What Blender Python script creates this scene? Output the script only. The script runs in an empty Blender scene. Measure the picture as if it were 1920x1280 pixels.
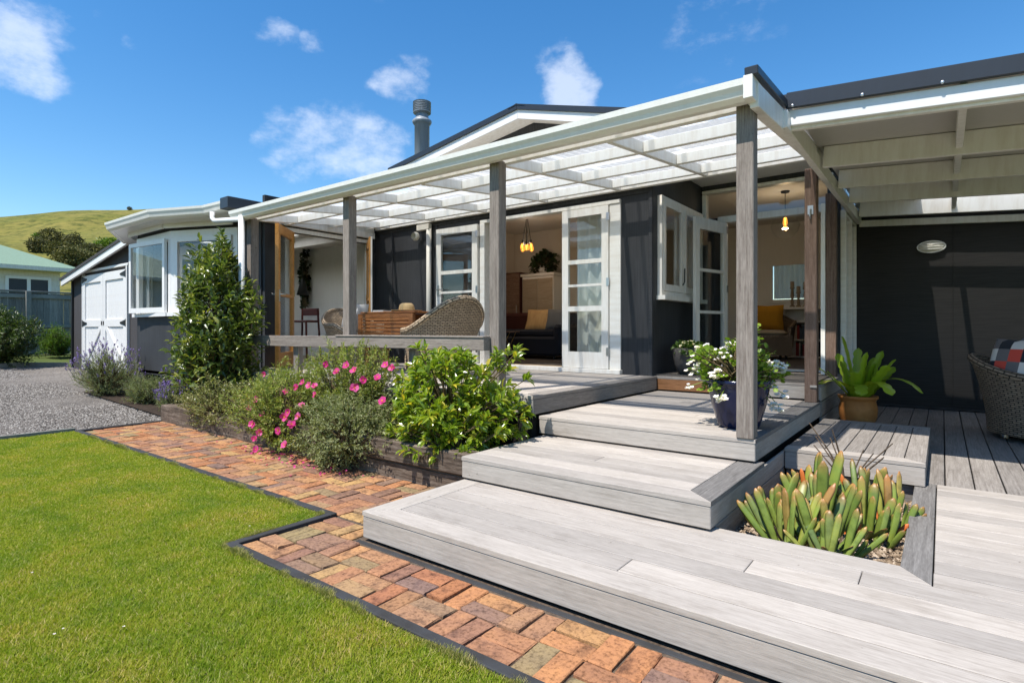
import bpy, math, random
import numpy as np
from mathutils import Matrix, Vector
R = math.radians
rnd = random.Random(7)
rng = np.random.default_rng(11)
SC = bpy.context.scene
COL = SC.collection

# ------------------------------------------------------------------ camera
# level camera 1.09 m above the path; house axes: x along the front, y into the house
FPX, HOR, YAW, CAMZ = 1059.0, 619.0, math.atan2(807, 1059), 1.09
cam = bpy.data.cameras.new('camera')
cam.sensor_width = 36.0
cam.lens = 36.0 * FPX / 1920
cam.shift_y = -(640 - HOR) / 1920
cam.clip_start = 0.05
cam.clip_end = 3000
co = bpy.data.objects.new('camera', cam)
COL.objects.link(co)
co.location = (0, 0, CAMZ)
co.rotation_euler = (R(90), 0, YAW)
SC.camera = co
FW = (-math.sin(YAW), math.cos(YAW)); RT = (math.cos(YAW), math.sin(YAW))
def ray(px):
    r = (px - 960) / FPX
    return (FW[0] + r * RT[0], FW[1] + r * RT[1])
def pdir(px, py):
    a = ray(px); v = Vector((a[0], a[1], (HOR - py) / FPX)); return v.normalized()

# ------------------------------------------------------------------ world, sun, exposure
SUNV = Vector((-0.10, -0.53, 1.0)).normalized()          # towards the sun
W = bpy.data.worlds.new('World'); SC.world = W; W.use_nodes = True
def build_world():
    nt = W.node_tree; N = nt.nodes; L = nt.links; N.clear()
    out = N.new('ShaderNodeOutputWorld'); bg = N.new('ShaderNodeBackground')
    bg.inputs['Strength'].default_value = 0.102
    sky = N.new('ShaderNodeTexSky'); sky.sky_type = 'NISHITA'; sky.sun_disc = False
    sky.sun_elevation = math.asin(SUNV.z); sky.sun_rotation = math.atan2(SUNV.x, SUNV.y)
    sky.air_density = 1.1; sky.dust_density = 0.1; sky.ozone_density = 2.6
    hs = N.new('ShaderNodeHueSaturation'); hs.inputs['Saturation'].default_value = 1.33; hs.inputs['Value'].default_value = 0.92
    L.new(sky.outputs[0], hs.inputs['Color'])
    tc = N.new('ShaderNodeTexCoord')
    def math_(op, a, b=None, c=None):
        n = N.new('ShaderNodeMath'); n.operation = op
        for i, v in enumerate((a, b, c)):
            if v is None: continue
            if isinstance(v, (int, float)): n.inputs[i].default_value = v
            else: L.new(v, n.inputs[i])
        return n.outputs[0]
    nz = N.new('ShaderNodeTexNoise'); nz.inputs['Scale'].default_value = 15; nz.inputs['Detail'].default_value = 9; nz.inputs['Roughness'].default_value = 0.62
    mp = N.new('ShaderNodeMapping'); mp.inputs['Scale'].default_value = (1, 1, 1.7)
    L.new(tc.outputs['Generated'], mp.inputs[0]); L.new(mp.outputs[0], nz.inputs['Vector'])
    n2 = N.new('ShaderNodeTexNoise'); n2.inputs['Scale'].default_value = 2.2; n2.inputs['Detail'].default_value = 4
    L.new(tc.outputs['Generated'], n2.inputs['Vector'])
    wn = N.new('ShaderNodeTexNoise'); wn.inputs['Scale'].default_value = 7; wn.inputs['Detail'].default_value = 5
    L.new(tc.outputs['Generated'], wn.inputs['Vector'])
    w1 = N.new('ShaderNodeVectorMath'); w1.operation = 'SUBTRACT'; w1.inputs[1].default_value = (.5, .5, .5); L.new(wn.outputs['Color'], w1.inputs[0])
    w2 = N.new('ShaderNodeVectorMath'); w2.operation = 'MULTIPLY_ADD'; w2.inputs[1].default_value = (.16, .16, .09); L.new(w1.outputs[0], w2.inputs[0]); L.new(tc.outputs['Generated'], w2.inputs[2])
    w3 = N.new('ShaderNodeVectorMath'); w3.operation = 'NORMALIZE'; L.new(w2.outputs[0], w3.inputs[0])
    tot = None
    for px, py, rad, amp in [(10, 95, 4.6, .9), (75, 30, 4.0, .5), (738, 152, 2.8, .75), (1060, 160, 3.6, .95), (488, 245, 2.6, .6), (560, 285, 4.6, .68),
                             (690, 288, 4.4, .72), (620, 268, 3.4, .66), (660, 300, 3.0, .6), (520, 80, 2.2, .42), (580, 105, 2.0, .42), (765, 112, 2.2, .45), (232, 60, 1.2, .35)]:
        d = pdir(px, py)
        dp = N.new('ShaderNodeVectorMath'); dp.operation = 'DOT_PRODUCT'; dp.inputs[1].default_value = d
        L.new(w3.outputs[0], dp.inputs[0])
        mr = N.new('ShaderNodeMapRange'); mr.interpolation_type = 'SMOOTHSTEP'
        mr.inputs[1].default_value = math.cos(R(rad)); mr.inputs[2].default_value = math.cos(R(rad * .05)); mr.inputs[3].default_value = 0; mr.inputs[4].default_value = amp
        L.new(dp.outputs['Value'], mr.inputs[0])
        tot = mr.outputs[0] if tot is None else math_('MAXIMUM', tot, mr.outputs[0])
    far = N.new('ShaderNodeMapRange'); far.inputs[1].default_value = .60; far.inputs[2].default_value = .80
    L.new(n2.outputs[0], far.inputs[0])
    tot = math_('MAXIMUM', tot, math_('MULTIPLY', far.outputs[0], .8))
    v = math_('ADD', tot, math_('MULTIPLY', math_('SUBTRACT', nz.outputs[0], .5), 1.9))
    ms = N.new('ShaderNodeMapRange'); ms.interpolation_type = 'SMOOTHSTEP'
    ms.inputs[1].default_value = .22; ms.inputs[2].default_value = 1.15; ms.inputs[3].default_value = 0; ms.inputs[4].default_value = .52
    L.new(v, ms.inputs[0])
    gate = math_('MULTIPLY', ms.outputs[0], math_('MINIMUM', math_('MULTIPLY', tot, 3.0), 1.0))
    mix = N.new('ShaderNodeMixRGB'); mix.inputs[2].default_value = (5.6, 5.9, 6.5, 1)
    L.new(gate, mix.inputs[0]); L.new(hs.outputs[0], mix.inputs[1])
    L.new(mix.outputs[0], bg.inputs[0]); L.new(bg.outputs[0], out.inputs[0])
build_world()
sl = bpy.data.lights.new('sun', 'SUN'); sl.energy = 3.6; sl.angle = R(0.55); sl.color = (1.0, 0.95, 0.87)
so = bpy.data.objects.new('sun', sl); COL.objects.link(so)
so.rotation_euler = (-SUNV).to_track_quat('-Z', 'Y').to_euler()
SC.view_settings.view_transform = 'Standard'; SC.view_settings.look = 'None'
SC.view_settings.exposure = 1.0; SC.view_settings.gamma = 1; SC.view_settings.use_curve_mapping = False
SC.render.engine = 'CYCLES'
cy = SC.cycles
cy.use_denoising = True
cy.max_bounces = 8; cy.diffuse_bounces = 4; cy.glossy_bounces = 3; cy.transmission_bounces = 4; cy.transparent_max_bounces = 16
cy.caustics_reflective = False; cy.caustics_refractive = False; cy.sample_clamp_indirect = 6

# ------------------------------------------------------------------ materials
MATS = {}
class NT:
    def __init__(s, name):
        s.m = bpy.data.materials.new(name); s.m.use_nodes = True
        s.t = s.m.node_tree; s.N = s.t.nodes; s.L = s.t.links; s.N.clear()
        s.out = s.N.new('ShaderNodeOutputMaterial'); MATS[name] = s.m
    def n(s, typ, **kw):
        x = s.N.new('ShaderNode' + typ)
        for k, v in kw.items(): setattr(x, k, v)
        return x
    def set(s, node, **kw):
        for k, v in kw.items():
            k = k.replace('_', ' ')
            i = node.inputs[k] if k in node.inputs else None
            if hasattr(v, 'links'): s.L.new(v, i)
            else: i.default_value = v
        return node
    def link(s, a, b): s.L.new(a, b)
    def coords(s, scale=(1, 1, 1), kind='Object', rand=False):
        tc = s.n('TexCoord'); v = tc.outputs[kind]
        if rand:
            oi = s.n('ObjectInfo'); a = s.n('VectorMath', operation='ADD')
            mu = s.n('Math', operation='MULTIPLY'); mu.inputs[1].default_value = 37.0
            s.link(oi.outputs['Random'], mu.inputs[0]); cb = s.n('CombineXYZ')
            for i in range(3): s.link(mu.outputs[0], cb.inputs[i])
            s.link(v, a.inputs[0]); s.link(cb.outputs[0], a.inputs[1]); v = a.outputs[0]
        mp = s.n('Mapping'); mp.inputs['Scale'].default_value = scale
        s.link(v, mp.inputs[0]); return mp.outputs[0]
    def noise(s, vec, scale, detail=5, rough=.6):
        x = s.n('TexNoise'); x.inputs['Scale'].default_value = scale; x.inputs['Detail'].default_value = detail; x.inputs['Roughness'].default_value = rough
        if vec is not None: s.link(vec, x.inputs['Vector'])
        return x.outputs[0]
    def ramp(s, fac, stops):
        x = s.n('ValToRGB'); e = x.color_ramp.elements
        while len(e) < len(stops): e.new(.5)
        for i, (p, c) in enumerate(stops):
            e[i].position = p; e[i].color = (*c, 1) if len(c) == 3 else c
        s.link(fac, x.inputs[0]); return x.outputs[0]
    def mul(s, a, b, f=1.0, mode='MULTIPLY'):
        x = s.n('MixRGB', blend_type=mode); x.inputs[0].default_value = f
        for i, v in ((1, a), (2, b)):
            if hasattr(v, 'links'): s.link(v, x.inputs[i])
            else: x.inputs[i].default_value = (*v, 1)
        return x.outputs[0]
    def bump(s, h, strength=.3, dist=.01):
        x = s.n('Bump'); x.inputs['Strength'].default_value = strength; x.inputs['Distance'].default_value = dist
        s.link(h, x.inputs['Height']); return x.outputs[0]
    def pr(s, color, rough=.5, normal=None, spec=.5, metal=0, **kw):
        p = s.n('BsdfPrincipled')
        for k, v in (('Base Color', color), ('Roughness', rough), ('Metallic', metal), ('Specular IOR Level', spec)):
            if hasattr(v, 'links'): s.link(v, p.inputs[k])
            else: p.inputs[k].default_value = (*v, 1) if k == 'Base Color' else v
        if normal is not None: s.link(normal, p.inputs['Normal'])
        for k, v in kw.items():
            i = p.inputs[k.replace('_', ' ')]; i.default_value = v
        return p.outputs[0]
    def done(s, sh): s.link(sh, s.out.inputs[0]); return s.m

def wood(name, dark, mid, light, rough=.75, var=.35, grain=1.0, spec=.25):
    s = NT(name)
    v = s.coords((2.2, 60 * grain, 60 * grain), rand=True)
    g0 = s.noise(v, 1.6, 7, .7); g1 = s.noise(s.coords((14, 90, 90), rand=True), 1.5, 3, .6)
    mg = s.n('Math', operation='MULTIPLY_ADD'); s.link(g1, mg.inputs[0]); mg.inputs[1].default_value = .45; mg.inputs[2].default_value = -.225
    ag = s.n('Math', operation='ADD'); s.link(g0, ag.inputs[0]); s.link(mg.outputs[0], ag.inputs[1]); g = ag.outputs[0]
    v2 = s.coords((1.3, 4, 4), rand=True); b = s.noise(v2, 1.7, 7, .72)
    c = s.ramp(g, [(.28, dark), (.5, mid), (.72, light)])
    blot = s.ramp(b, [(.28, (.74, .725, .71)), (.46, (.96, .96, .96)), (.72, (1.07, 1.07, 1.07))])
    c = s.mul(c, blot)
    oi = s.n('ObjectInfo'); rr = s.ramp(oi.outputs['Random'], [(0, (1 - var,) * 3), (1, (1.08, 1.07, 1.05))])
    c = s.mul(c, rr)
    v3 = s.coords((3, 3, 3), rand=True); k = s.noise(v3, 9, 2, .5)
    knots = s.ramp(k, [(.76, (1, 1, 1)), (.80, (.5, .46, .44))]); c = s.mul(c, knots)
    return s.done(s.pr(c, rough, s.bump(g, .28, .004), spec))
wood('deck_wood', (.315, .278, .246), (.41, .37, .332), (.475, .432, .392), .76, .22)
wood('fascia_wood', (.30, .27, .24), (.375, .34, .305), (.44, .402, .365), .78, .14)
wood('border_wood', (.11, .103, .098), (.165, .155, .147), (.24, .228, .217), .8, .15)  # dark tone puts the weaker grain reflection of boards running inward into the colour
wood('side_wood', (.17, .15, .135), (.26, .235, .213), (.34, .312, .29), .75, .2)  # darker brown carries the grain-direction reflection of boards running into the house
wood('post_wood', (.14, .112, .094), (.235, .20, .174), (.325, .285, .25), .8, .14)
wood('brown_wood', (.10, .060, .042), (.19, .122, .09), (.28, .20, .155), .7, .2)
wood('new_wood', (.19, .085, .035), (.32, .15, .065), (.42, .21, .10), .6, .2)
wood('red_wood', (.14, .045, .014), (.32, .12, .035), (.42, .18, .06), .42, .2, 1, .45)
wood('stool_wood', (.06, .010, .006), (.13, .022, .012), (.18, .035, .02), .4, .2, 1, .45)
wood('door_wood', (.38, .16, .03), (.55, .25, .055), (.64, .32, .09), .38, .08, 1, .5)
wood('sleeper_wood', (.03, .021, .015), (.12, .088, .066), (.27, .22, .18), .9, .25, .5)
wood('fence_wood', (.15, .148, .132), (.25, .248, .225), (.36, .355, .325), .9, .35)
wood('pale_wood', (.30, .24, .17), (.38, .31, .225), (.46, .38, .29), .6, .1)

def painted(name, col, rough=.45, dirt=.12, streak=True):
    s = NT(name)
    n = s.noise(s.coords((7, 7, 1.2) if streak else (3, 3, 3)), 3, 5, .6)
    d = tuple(1 - dirt * x for x in (.8, 1.0, 1.25))
    c = s.mul(s.ramp(n, [(.35, d), (.6, (1, 1, 1))]), col)
    return s.done(s.pr(c, rough, s.bump(s.noise(s.coords((1, 1, 1)), 60, 3), .06, .003)))
painted('white_paint', (.80, .775, .72), .42, .12)
painted('white_gloss', (.76, .75, .735), .25, .04)
painted('cream_paint', (.72, .68, .60), .5, .1)
painted('room_wall', (.62, .57, .50), .8, .03)
painted('room_white', (.80, .775, .74), .7, .03)
painted('gutter_paint', (.82, .80, .74), .3, .05)
painted('dark_metal', (.022, .025, .032), .38, .1)
painted('dark_roof', (.03, .03, .034), .45, .15)
painted('shed_roof', (.055, .052, .052), .7, .2)
painted('green_roof', (.21, .30, .205), .5, .12)
painted('shed_wall', (.047, .043, .044), .8, .15)
painted('flue_metal', (.27, .30, .34), .42, .15)
painted('black_iron', (.012, .012, .012), .5, .05)
painted('edging', (.034, .035, .038), .85, .35, False)
painted('ceiling_white', (.78, .75, .70), .8, .03)
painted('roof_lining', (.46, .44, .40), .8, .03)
painted('cushion_white', (.60, .58, .55), .9, .05)
painted('cushion_yellow', (.52, .24, .012), .9, .08)
painted('cushion_cream', (.50, .42, .31), .9, .05)
painted('sofa_cloth', (.012, .016, .028), .9, .1)
painted('maroon_cloth', (.05, .010, .008), .9, .1)
painted('grey_cloth', (.13, .15, .175), .95, .1)
painted('brass', (.42, .30, .12), .35, .1)
painted('straw', (.50, .34, .16), .8, .2)
painted('book_red', (.28, .03, .03), .6, .05)
painted('book_blue', (.06, .09, .14), .6, .05)
painted('book_white', (.55, .53, .5), .6, .05)
painted('candle_wax', (.42, .34, .24), .6, .1)
painted('light_glass', (.78, .74, .64), .3, .03)
painted('red_cloth', (.62, .075, .05), .9, .03)
painted('navy_cloth', (.02, .024, .034), .9, .03)
painted('pale_cloth', (.62, .60, .58), .9, .03)
painted('mid_cloth', (.15, .14, .145), .9, .03)

def _black_wall():
    s = NT('black_wall')
    st = s.noise(s.coords((40, 40, .8)), 2.0, 5, .65)
    bl = s.noise(s.coords((1, 1, .5)), 1.3, 4)
    c = s.mul(s.ramp(st, [(.3, (.025, .026, .028)), (.7, (.048, .049, .053))]), s.ramp(bl, [(.3, (.75, .75, .75)), (.7, (1.3, 1.3, 1.3))]))
    s.done(s.pr(c, .62, s.bump(st, .35, .002), .3))
_black_wall()
def _side_wall():
    s = NT('dark_side_wall')
    n = s.noise(s.coords((2, 2, 60)), 2, 4)
    c = s.ramp(n, [(.3, (.013, .012, .0115)), (.7, (.026, .024, .023))])
    s.done(s.pr(c, .6, s.bump(n, .2, .002), .3))
_side_wall()
def _glass():
    s = NT('glass')
    ge = s.n('NewGeometry'); dt = s.n('VectorMath', operation='DOT_PRODUCT'); s.link(ge.outputs['Incoming'], dt.inputs[0]); s.link(ge.outputs['Normal'], dt.inputs[1])
    ab = s.n('Math', operation='ABSOLUTE'); s.link(dt.outputs['Value'], ab.inputs[0])
    om = s.n('Math', operation='SUBTRACT'); om.inputs[0].default_value = 1; s.link(ab.outputs[0], om.inputs[1])
    fr = s.n('Math', operation='POWER'); fr.inputs[1].default_value = 4.5; s.link(om.outputs[0], fr.inputs[0])
    a = s.n('BsdfTransparent'); a.inputs[0].default_value = (.94, .955, .95, 1)
    g = s.n('BsdfGlossy'); g.inputs['Roughness'].default_value = .01; g.inputs[0].default_value = (.95, .97, 1, 1)
    mu = s.n('Math', operation='MULTIPLY_ADD'); mu.inputs[1].default_value = .9; mu.inputs[2].default_value = .045
    s.link(fr.outputs[0], mu.inputs[0])
    m = s.n('MixShader'); s.link(mu.outputs[0], m.inputs[0]); s.link(a.outputs[0], m.inputs[1]); s.link(g.outputs[0], m.inputs[2])
    s.done(m.outputs[0])
_glass()
def _sheet():
    s = NT('clear_sheet')
    d = s.noise(s.coords((1, 6, 1)), 2.0, 4)
    a = s.n('BsdfTransparent'); a.inputs[0].default_value = (.96, .97, .97, 1)
    t = s.n('BsdfTranslucent'); s.link(s.ramp(d, [(.3, (.72, .72, .70)), (.7, (.9, .9, .89))]), t.inputs[0])
    df = s.n('BsdfDiffuse'); df.inputs[0].default_value = (.7, .7, .69, 1)
    g = s.n('BsdfGlossy'); g.inputs['Roughness'].default_value = .08
    m1 = s.n('MixShader'); m1.inputs[0].default_value = .40; s.link(a.outputs[0], m1.inputs[1]); s.link(t.outputs[0], m1.inputs[2])
    m2 = s.n('MixShader'); m2.inputs[0].default_value = .10; s.link(m1.outputs[0], m2.inputs[1]); s.link(df.outputs[0], m2.inputs[2])
    m3 = s.n('MixShader'); m3.inputs[0].default_value = .05; s.link(m2.outputs[0], m3.inputs[1]); s.link(g.outputs[0], m3.inputs[2])
    s.done(m3.outputs[0])
_sheet()
def _opal():
    s = NT('opal_acrylic'); t = s.n('BsdfTranslucent'); t.inputs[0].default_value = (.93, .92, .88, 1); s.done(t.outputs[0])
_opal()
def _curtain():
    s = NT('curtain_cloth')
    d = s.n('BsdfDiffuse'); d.inputs[0].default_value = (.84, .86, .82, 1)
    t = s.n('BsdfTranslucent'); t.inputs[0].default_value = (.62, .68, .64, 1)
    m = s.n('MixShader'); m.inputs[0].default_value = .35; s.link(d.outputs[0], m.inputs[1]); s.link(t.outputs[0], m.inputs[2])
    s.done(m.outputs[0])
_curtain()
def _brick():
    s = NT('brick_clay')
    oi = s.n('ObjectInfo')
    base = s.ramp(oi.outputs['Random'], [(0, (.36, .15, .07)), (.16, (.45, .21, .095)), (.32, (.27, .145, .10)), (.46, (.47, .245, .11)), (.6, (.215, .135, .11)), (.72, (.47, .29, .12)), (.84, (.37, .155, .08)), (.93, (.29, .22, .11)), (1, (.24, .13, .09))])
    v = s.coords(rand=True)
    n1 = s.noise(v, 11, 6, .7); n2 = s.noise(v, 60, 4, .7)
    c = s.mul(base, s.ramp(n1, [(.30, (.34, .35, .42)), (.47, (.92, .92, .94)), (.62, (1.05, 1.05, 1)), (.76, (1.3, 1.28, 1.1))]))
    c = s.mul(c, s.ramp(n2, [(.34, (.5, .48, .46)), (.52, (1, 1, 1))]))
    s.done(s.pr(c, .88, s.bump(n2, .55, .006), .2))
_brick()
def grain(name, stops, scale, rough=.9, bump=.5, dist=.01, detail=6):
    s = NT(name); n = s.noise(s.coords(), scale, detail, .7)
    big = s.noise(s.coords(), scale * .06, 3)
    c = s.mul(s.ramp(n, stops), s.ramp(big, [(.3, (.8, .8, .8)), (.7, (1.15, 1.15, 1.15))]))
    s.done(s.pr(c, rough, s.bump(n, bump, dist), .2))
grain('joint_sand', [(.3, (.04, .03, .022)), (.6, (.13, .095, .07)), (.75, (.10, .11, .05))], 60)
grain('soil', [(.3, (.018, .012, .008)), (.7, (.06, .042, .03))], 30)
grain('gravel_bed', [(.30, (.05, .044, .038)), (.5, (.18, .160, .142)), (.72, (.32, .29, .26))], 30, .95, 1.0, .03)
grain('lawn_soil', [(.3, (.05, .075, .012)), (.7, (.12, .15, .03))], 25)
grain('far_grass', [(.3, (.05, .075, .016)), (.7, (.10, .12, .03))], 2)
grain('mulch', [(.3, (.035, .023, .014)), (.5, (.20, .145, .10)), (.75, (.42, .33, .25))], 45, .95, .9, .012)
grain('terracotta', [(.3, (.30, .115, .032)), (.7, (.46, .19, .055))], 9, .45, .1, .004)
grain('grey_pot', [(.3, (.055, .05, .047)), (.7, (.10, .092, .086))], 12, .75, .3, .004)
grain('subfloor', [(.3, (.008, .007, .006)), (.7, (.02, .018, .016))], 9)
grain('carpet', [(.3, (.09, .08, .072)), (.7, (.14, .125, .112))], 90)
grain('bark', [(.3, (.05, .035, .022)), (.7, (.14, .10, .07))], 30)
grain('twig', [(.3, (.07, .05, .025)), (.7, (.16, .12, .06))], 30)
def _simple(name, col, rough, **kw):
    s = NT(name); s.done(s.pr(col, rough, None, kw.pop('spec', .5), **kw))
_simple('navy_glaze', (.006, .010, .042), .16, spec=.35)
_simple('steel', (.5, .5, .5), .3, metal=1)
_simple('rubber', (.012, .012, .012), .7)
def _emit(name, col, st):
    s = NT(name); e = s.n('Emission'); e.inputs[0].default_value = (*col, 1); e.inputs[1].default_value = st; s.done(e.outputs[0])
_emit('filament', (1.0, .42, .08), 9)
def _amber():
    s = NT('bulb_glass')
    a = s.n('BsdfTransparent'); a.inputs[0].default_value = (1, .72, .38, 1)
    e = s.n('Emission'); e.inputs[0].default_value = (1, .40, .07, 1); e.inputs[1].default_value = .9
    m = s.n('MixShader'); m.inputs[0].default_value = .45; s.link(a.outputs[0], m.inputs[1]); s.link(e.outputs[0], m.inputs[2]); s.done(m.outputs[0])
_amber()
def wicker(name, dark, light):
    s = NT(name)
    b = s.n('TexBrick'); b.offset = .5
    tc = s.n('TexCoord'); s.link(tc.outputs['UV'], b.inputs['Vector'])
    s.set(b, Scale=1.0, Mortar_Size=.0042, Mortar_Smooth=.6, Brick_Width=.046, Row_Height=.017)
    b.inputs['Color1'].default_value = (*light, 1); b.inputs['Color2'].default_value = (*[x * .7 for x in light], 1); b.inputs['Mortar'].default_value = (*dark, 1)
    n = s.noise(s.coords(), 40, 3)
    c = s.mul(b.outputs[0], s.ramp(n, [(.3, (.7, .7, .7)), (.7, (1.2, 1.2, 1.2))]))
    iv = s.n('Math', operation='SUBTRACT'); iv.inputs[0].default_value = 1; s.link(b.outputs['Fac'], iv.inputs[1])
    s.done(s.pr(c, .6, s.bump(iv.outputs[0], .9, .008), .35))
wicker('wicker_tan', (.12, .082, .05), (.60, .45, .30))
wicker('wicker_brown', (.045, .032, .020), (.34, .255, .18))
def leafmat(name, stops, rough=.4, trans=.28, spec=.5, patch=None):
    s = NT(name)
    g = s.n('NewGeometry'); oi = s.n('ObjectInfo')
    ad = s.n('Math', operation='ADD'); s.link(g.outputs['Random Per Island'], ad.inputs[0]); s.link(oi.outputs['Random'], ad.inputs[1])
    fr = s.n('Math', operation='FRACT'); s.link(ad.outputs[0], fr.inputs[0])
    c = s.ramp(fr.outputs[0], stops)
    if patch: c = s.mul(c, s.ramp(s.noise(s.coords(), patch, 5, .7), [(.30, (.62, .80, .8)), (.5, (1, 1, 1)), (.66, (1.3, 1.08, 1.5))]))
    p = s.pr(c, rough, None, spec)
    t = s.n('BsdfTranslucent'); s.link(s.mul(c, (1.6, 1.7, .7)), t.inputs[0])
    m = s.n('MixShader'); m.inputs[0].default_value = trans; s.link(p, m.inputs[1]); s.link(t.outputs[0], m.inputs[2])
    return s.done(m.outputs[0])
leafmat('grass_blade', [(0, (.145, .21, .012)), (.35, (.22, .285, .016)), (.66, (.28, .315, .03)), (.82, (.35, .335, .06)), (1, (.50, .43, .18))], .7, .35, .12, 2.6)
leafmat('bay_leaf', [(0, (.055, .09, .022)), (.5, (.105, .15, .032)), (.8, (.19, .225, .045)), (1, (.33, .33, .075))], .3, .3, .6)
leafmat('glossy_leaf', [(0, (.13, .205, .018)), (.5, (.21, .29, .028)), (.82, (.27, .33, .032)), (.94, (.40, .37, .04)), (1, (.52, .40, .04))], .24, .36, .6)
leafmat('rockrose_leaf', [(0, (.14, .185, .038)), (.5, (.22, .26, .058)), (.85, (.30, .325, .08)), (1, (.38, .31, .10))], .5, .3, .35)
leafmat('sage_leaf', [(0, (.14, .16, .06)), (.5, (.20, .22, .09)), (1, (.29, .30, .15))], .55, .25, .3)
leafmat('thyme_leaf', [(0, (.14, .16, .05)), (.6, (.23, .235, .085)), (1, (.34, .32, .15))], .6, .25, .3)
leafmat('lavender_leaf', [(0, (.15, .18, .085)), (.6, (.23, .255, .13)), (1, (.32, .33, .19))], .6, .25, .3)
leafmat('lavender_flower', [(0, (.15, .10, .30)), (.6, (.24, .17, .44)), (1, (.34, .27, .54))], .7, .2, .2)
leafmat('pink_petal', [(0, (.50, .03, .19)), (.6, (.64, .06, .27)), (1, (.72, .15, .38))], .6, .3, .2)
leafmat('white_petal', [(0, (.70, .62, .70)), (.6, (.78, .74, .78)), (1, (.80, .80, .78))], .6, .25, .2)
leafmat('cream_petal', [(0, (.60, .55, .30)), (.6, (.70, .66, .42)), (1, (.62, .6, .5))], .6, .25, .2)
leafmat('yellow_stamen', [(0, (.7, .42, .02)), (1, (.75, .5, .04))], .6, .1, .2)
leafmat('geranium_leaf', [(0, (.11, .19, .016)), (.6, (.18, .28, .026)), (1, (.26, .34, .04))], .45, .3, .35)
leafmat('primula_leaf', [(0, (.04, .09, .012)), (1, (.09, .15, .025))], .4, .2, .4)
leafmat('cactus_leaf', [(0, (.16, .25, .012)), (.6, (.25, .36, .018)), (1, (.33, .41, .03))], .32, .25, .5)
leafmat('house_plant_leaf', [(0, (.010, .02, .007)), (1, (.03, .055, .014))], .4, .15, .4)
leafmat('shrub_leaf', [(0, (.025, .045, .010)), (.6, (.05, .085, .018)), (1, (.11, .15, .03))], .45, .25, .4)
leafmat('bright_leaf', [(0, (.06, .12, .012)), (1, (.14, .22, .03))], .45, .3, .4)
leafmat('hill_olive', [(0, (.075, .08, .03)), (.6, (.125, .125, .05)), (1, (.19, .175, .08))], .8, .1, .1)
leafmat('hill_leaf', [(0, (.065, .068, .034)), (.6, (.115, .115, .055)), (1, (.18, .17, .085))], .8, .1, .1)
def _succ():
    s = NT('succulent_leaf')
    tc = s.n('TexCoord'); sp = s.n('SeparateXYZ'); s.link(tc.outputs['Generated'], sp.inputs[0])
    oi = s.n('ObjectInfo')
    base = s.ramp(oi.outputs['Random'], [(0, (.13, .19, .035)), (.3, (.20, .26, .045)), (.55, (.12, .17, .055)), (.78, (.25, .28, .05)), (.9, (.27, .22, .05)), (1, (.30, .16, .05))])
    tip = s.ramp(sp.outputs[2], [(.80, (0, 0, 0)), (.92, (.35, .35, .35)), (1.0, (.85, .85, .85))])
    m = s.n('MixRGB'); s.link(tip, m.inputs[0]); s.link(base, m.inputs[1]); m.inputs[2].default_value = (.36, .13, .05, 1)
    n = s.noise(s.coords(rand=True), 14, 4)
    c = s.mul(m.outputs[0], s.ramp(n, [(.3, (.62, .64, .6)), (.5, (1, 1, 1)), (.7, (1.15, 1.1, .95))]))
    s.done(s.pr(c, .42, None, .4))
_succ()
leafmat('succulent_orange', [(0, (.55, .13, .025)), (1, (.62, .2, .04))], .45, .1, .4)
def _hill():
    s = NT('hill_grass')
    v = s.coords(); n1 = s.noise(v, .018, 7, .7); n2 = s.noise(v, .22, 6, .75)
    c = s.mul(s.ramp(n1, [(.32, (.075, .095, .02)), (.46, (.15, .145, .032)), (.6, (.20, .17, .045)), (.75, (.23, .17, .07))]), s.ramp(n2, [(.36, (.32, .42, .36)), (.52, (1, 1, 1)), (.7, (1.15, 1.12, 1))]))
    s.done(s.pr(c, .95, None, .1))
_hill()

# ------------------------------------------------------------------ object helpers
def tag(o, label=None, cat=None, group=None, kind=None):
    if label: o['label'] = label
    if cat: o['category'] = cat
    if group: o['group'] = group
    if kind: o['kind'] = kind
    return o
def thing(name, label, cat, loc=(0, 0, 0), rotz=0, group=None):
    o = bpy.data.objects.new(name, None); COL.objects.link(o)
    o.empty_display_size = .1; o.location = loc; o.rotation_euler = (0, 0, rotz)
    return tag(o, label, cat, group)
def wm(o):
    m = o.matrix_basis.copy()
    if o.parent is not None: m = wm(o.parent) @ o.matrix_parent_inverse @ m
    return m
def attach(o, parent):
    if parent is not None:
        o.parent = parent; o.matrix_parent_inverse = wm(parent).inverted()
    return o
def mk(name, vf, mat, parent=None, loc=(0, 0, 0), smooth=False, uv=None, rotz=0, local=False):
    """vf = (verts, faces). local=True: verts are given in the parent's own frame."""
    me = bpy.data.meshes.new(name)
    v, f = vf
    if isinstance(v, np.ndarray): v = v.tolist()
    if isinstance(f, np.ndarray): f = f.tolist()
    me.from_pydata(v, [], f)
    for m in (mat if isinstance(mat, (list, tuple)) else [mat]): me.materials.append(MATS[m])
    if smooth: me.polygons.foreach_set('use_smooth', [True] * len(me.polygons))
    if uv is not None:
        ul = me.uv_layers.new(name='UVMap'); li = np.empty(len(me.loops), dtype=np.int32); me.loops.foreach_get('vertex_index', li)
        ul.data.foreach_set('uv', np.asarray(uv, dtype=np.float32)[li].ravel())
    me.update()
    o = bpy.data.objects.new(name, me); COL.objects.link(o)
    if local:
        o.parent = parent
    else:
        o.location = loc; o.rotation_euler = (0, 0, rotz); attach(o, parent)
    return o
def copy_tree(o, parent=None):
    c = o.copy(); COL.objects.link(c); c.parent = parent
    for ch in o.children: copy_tree(ch, c)
    return c
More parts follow.
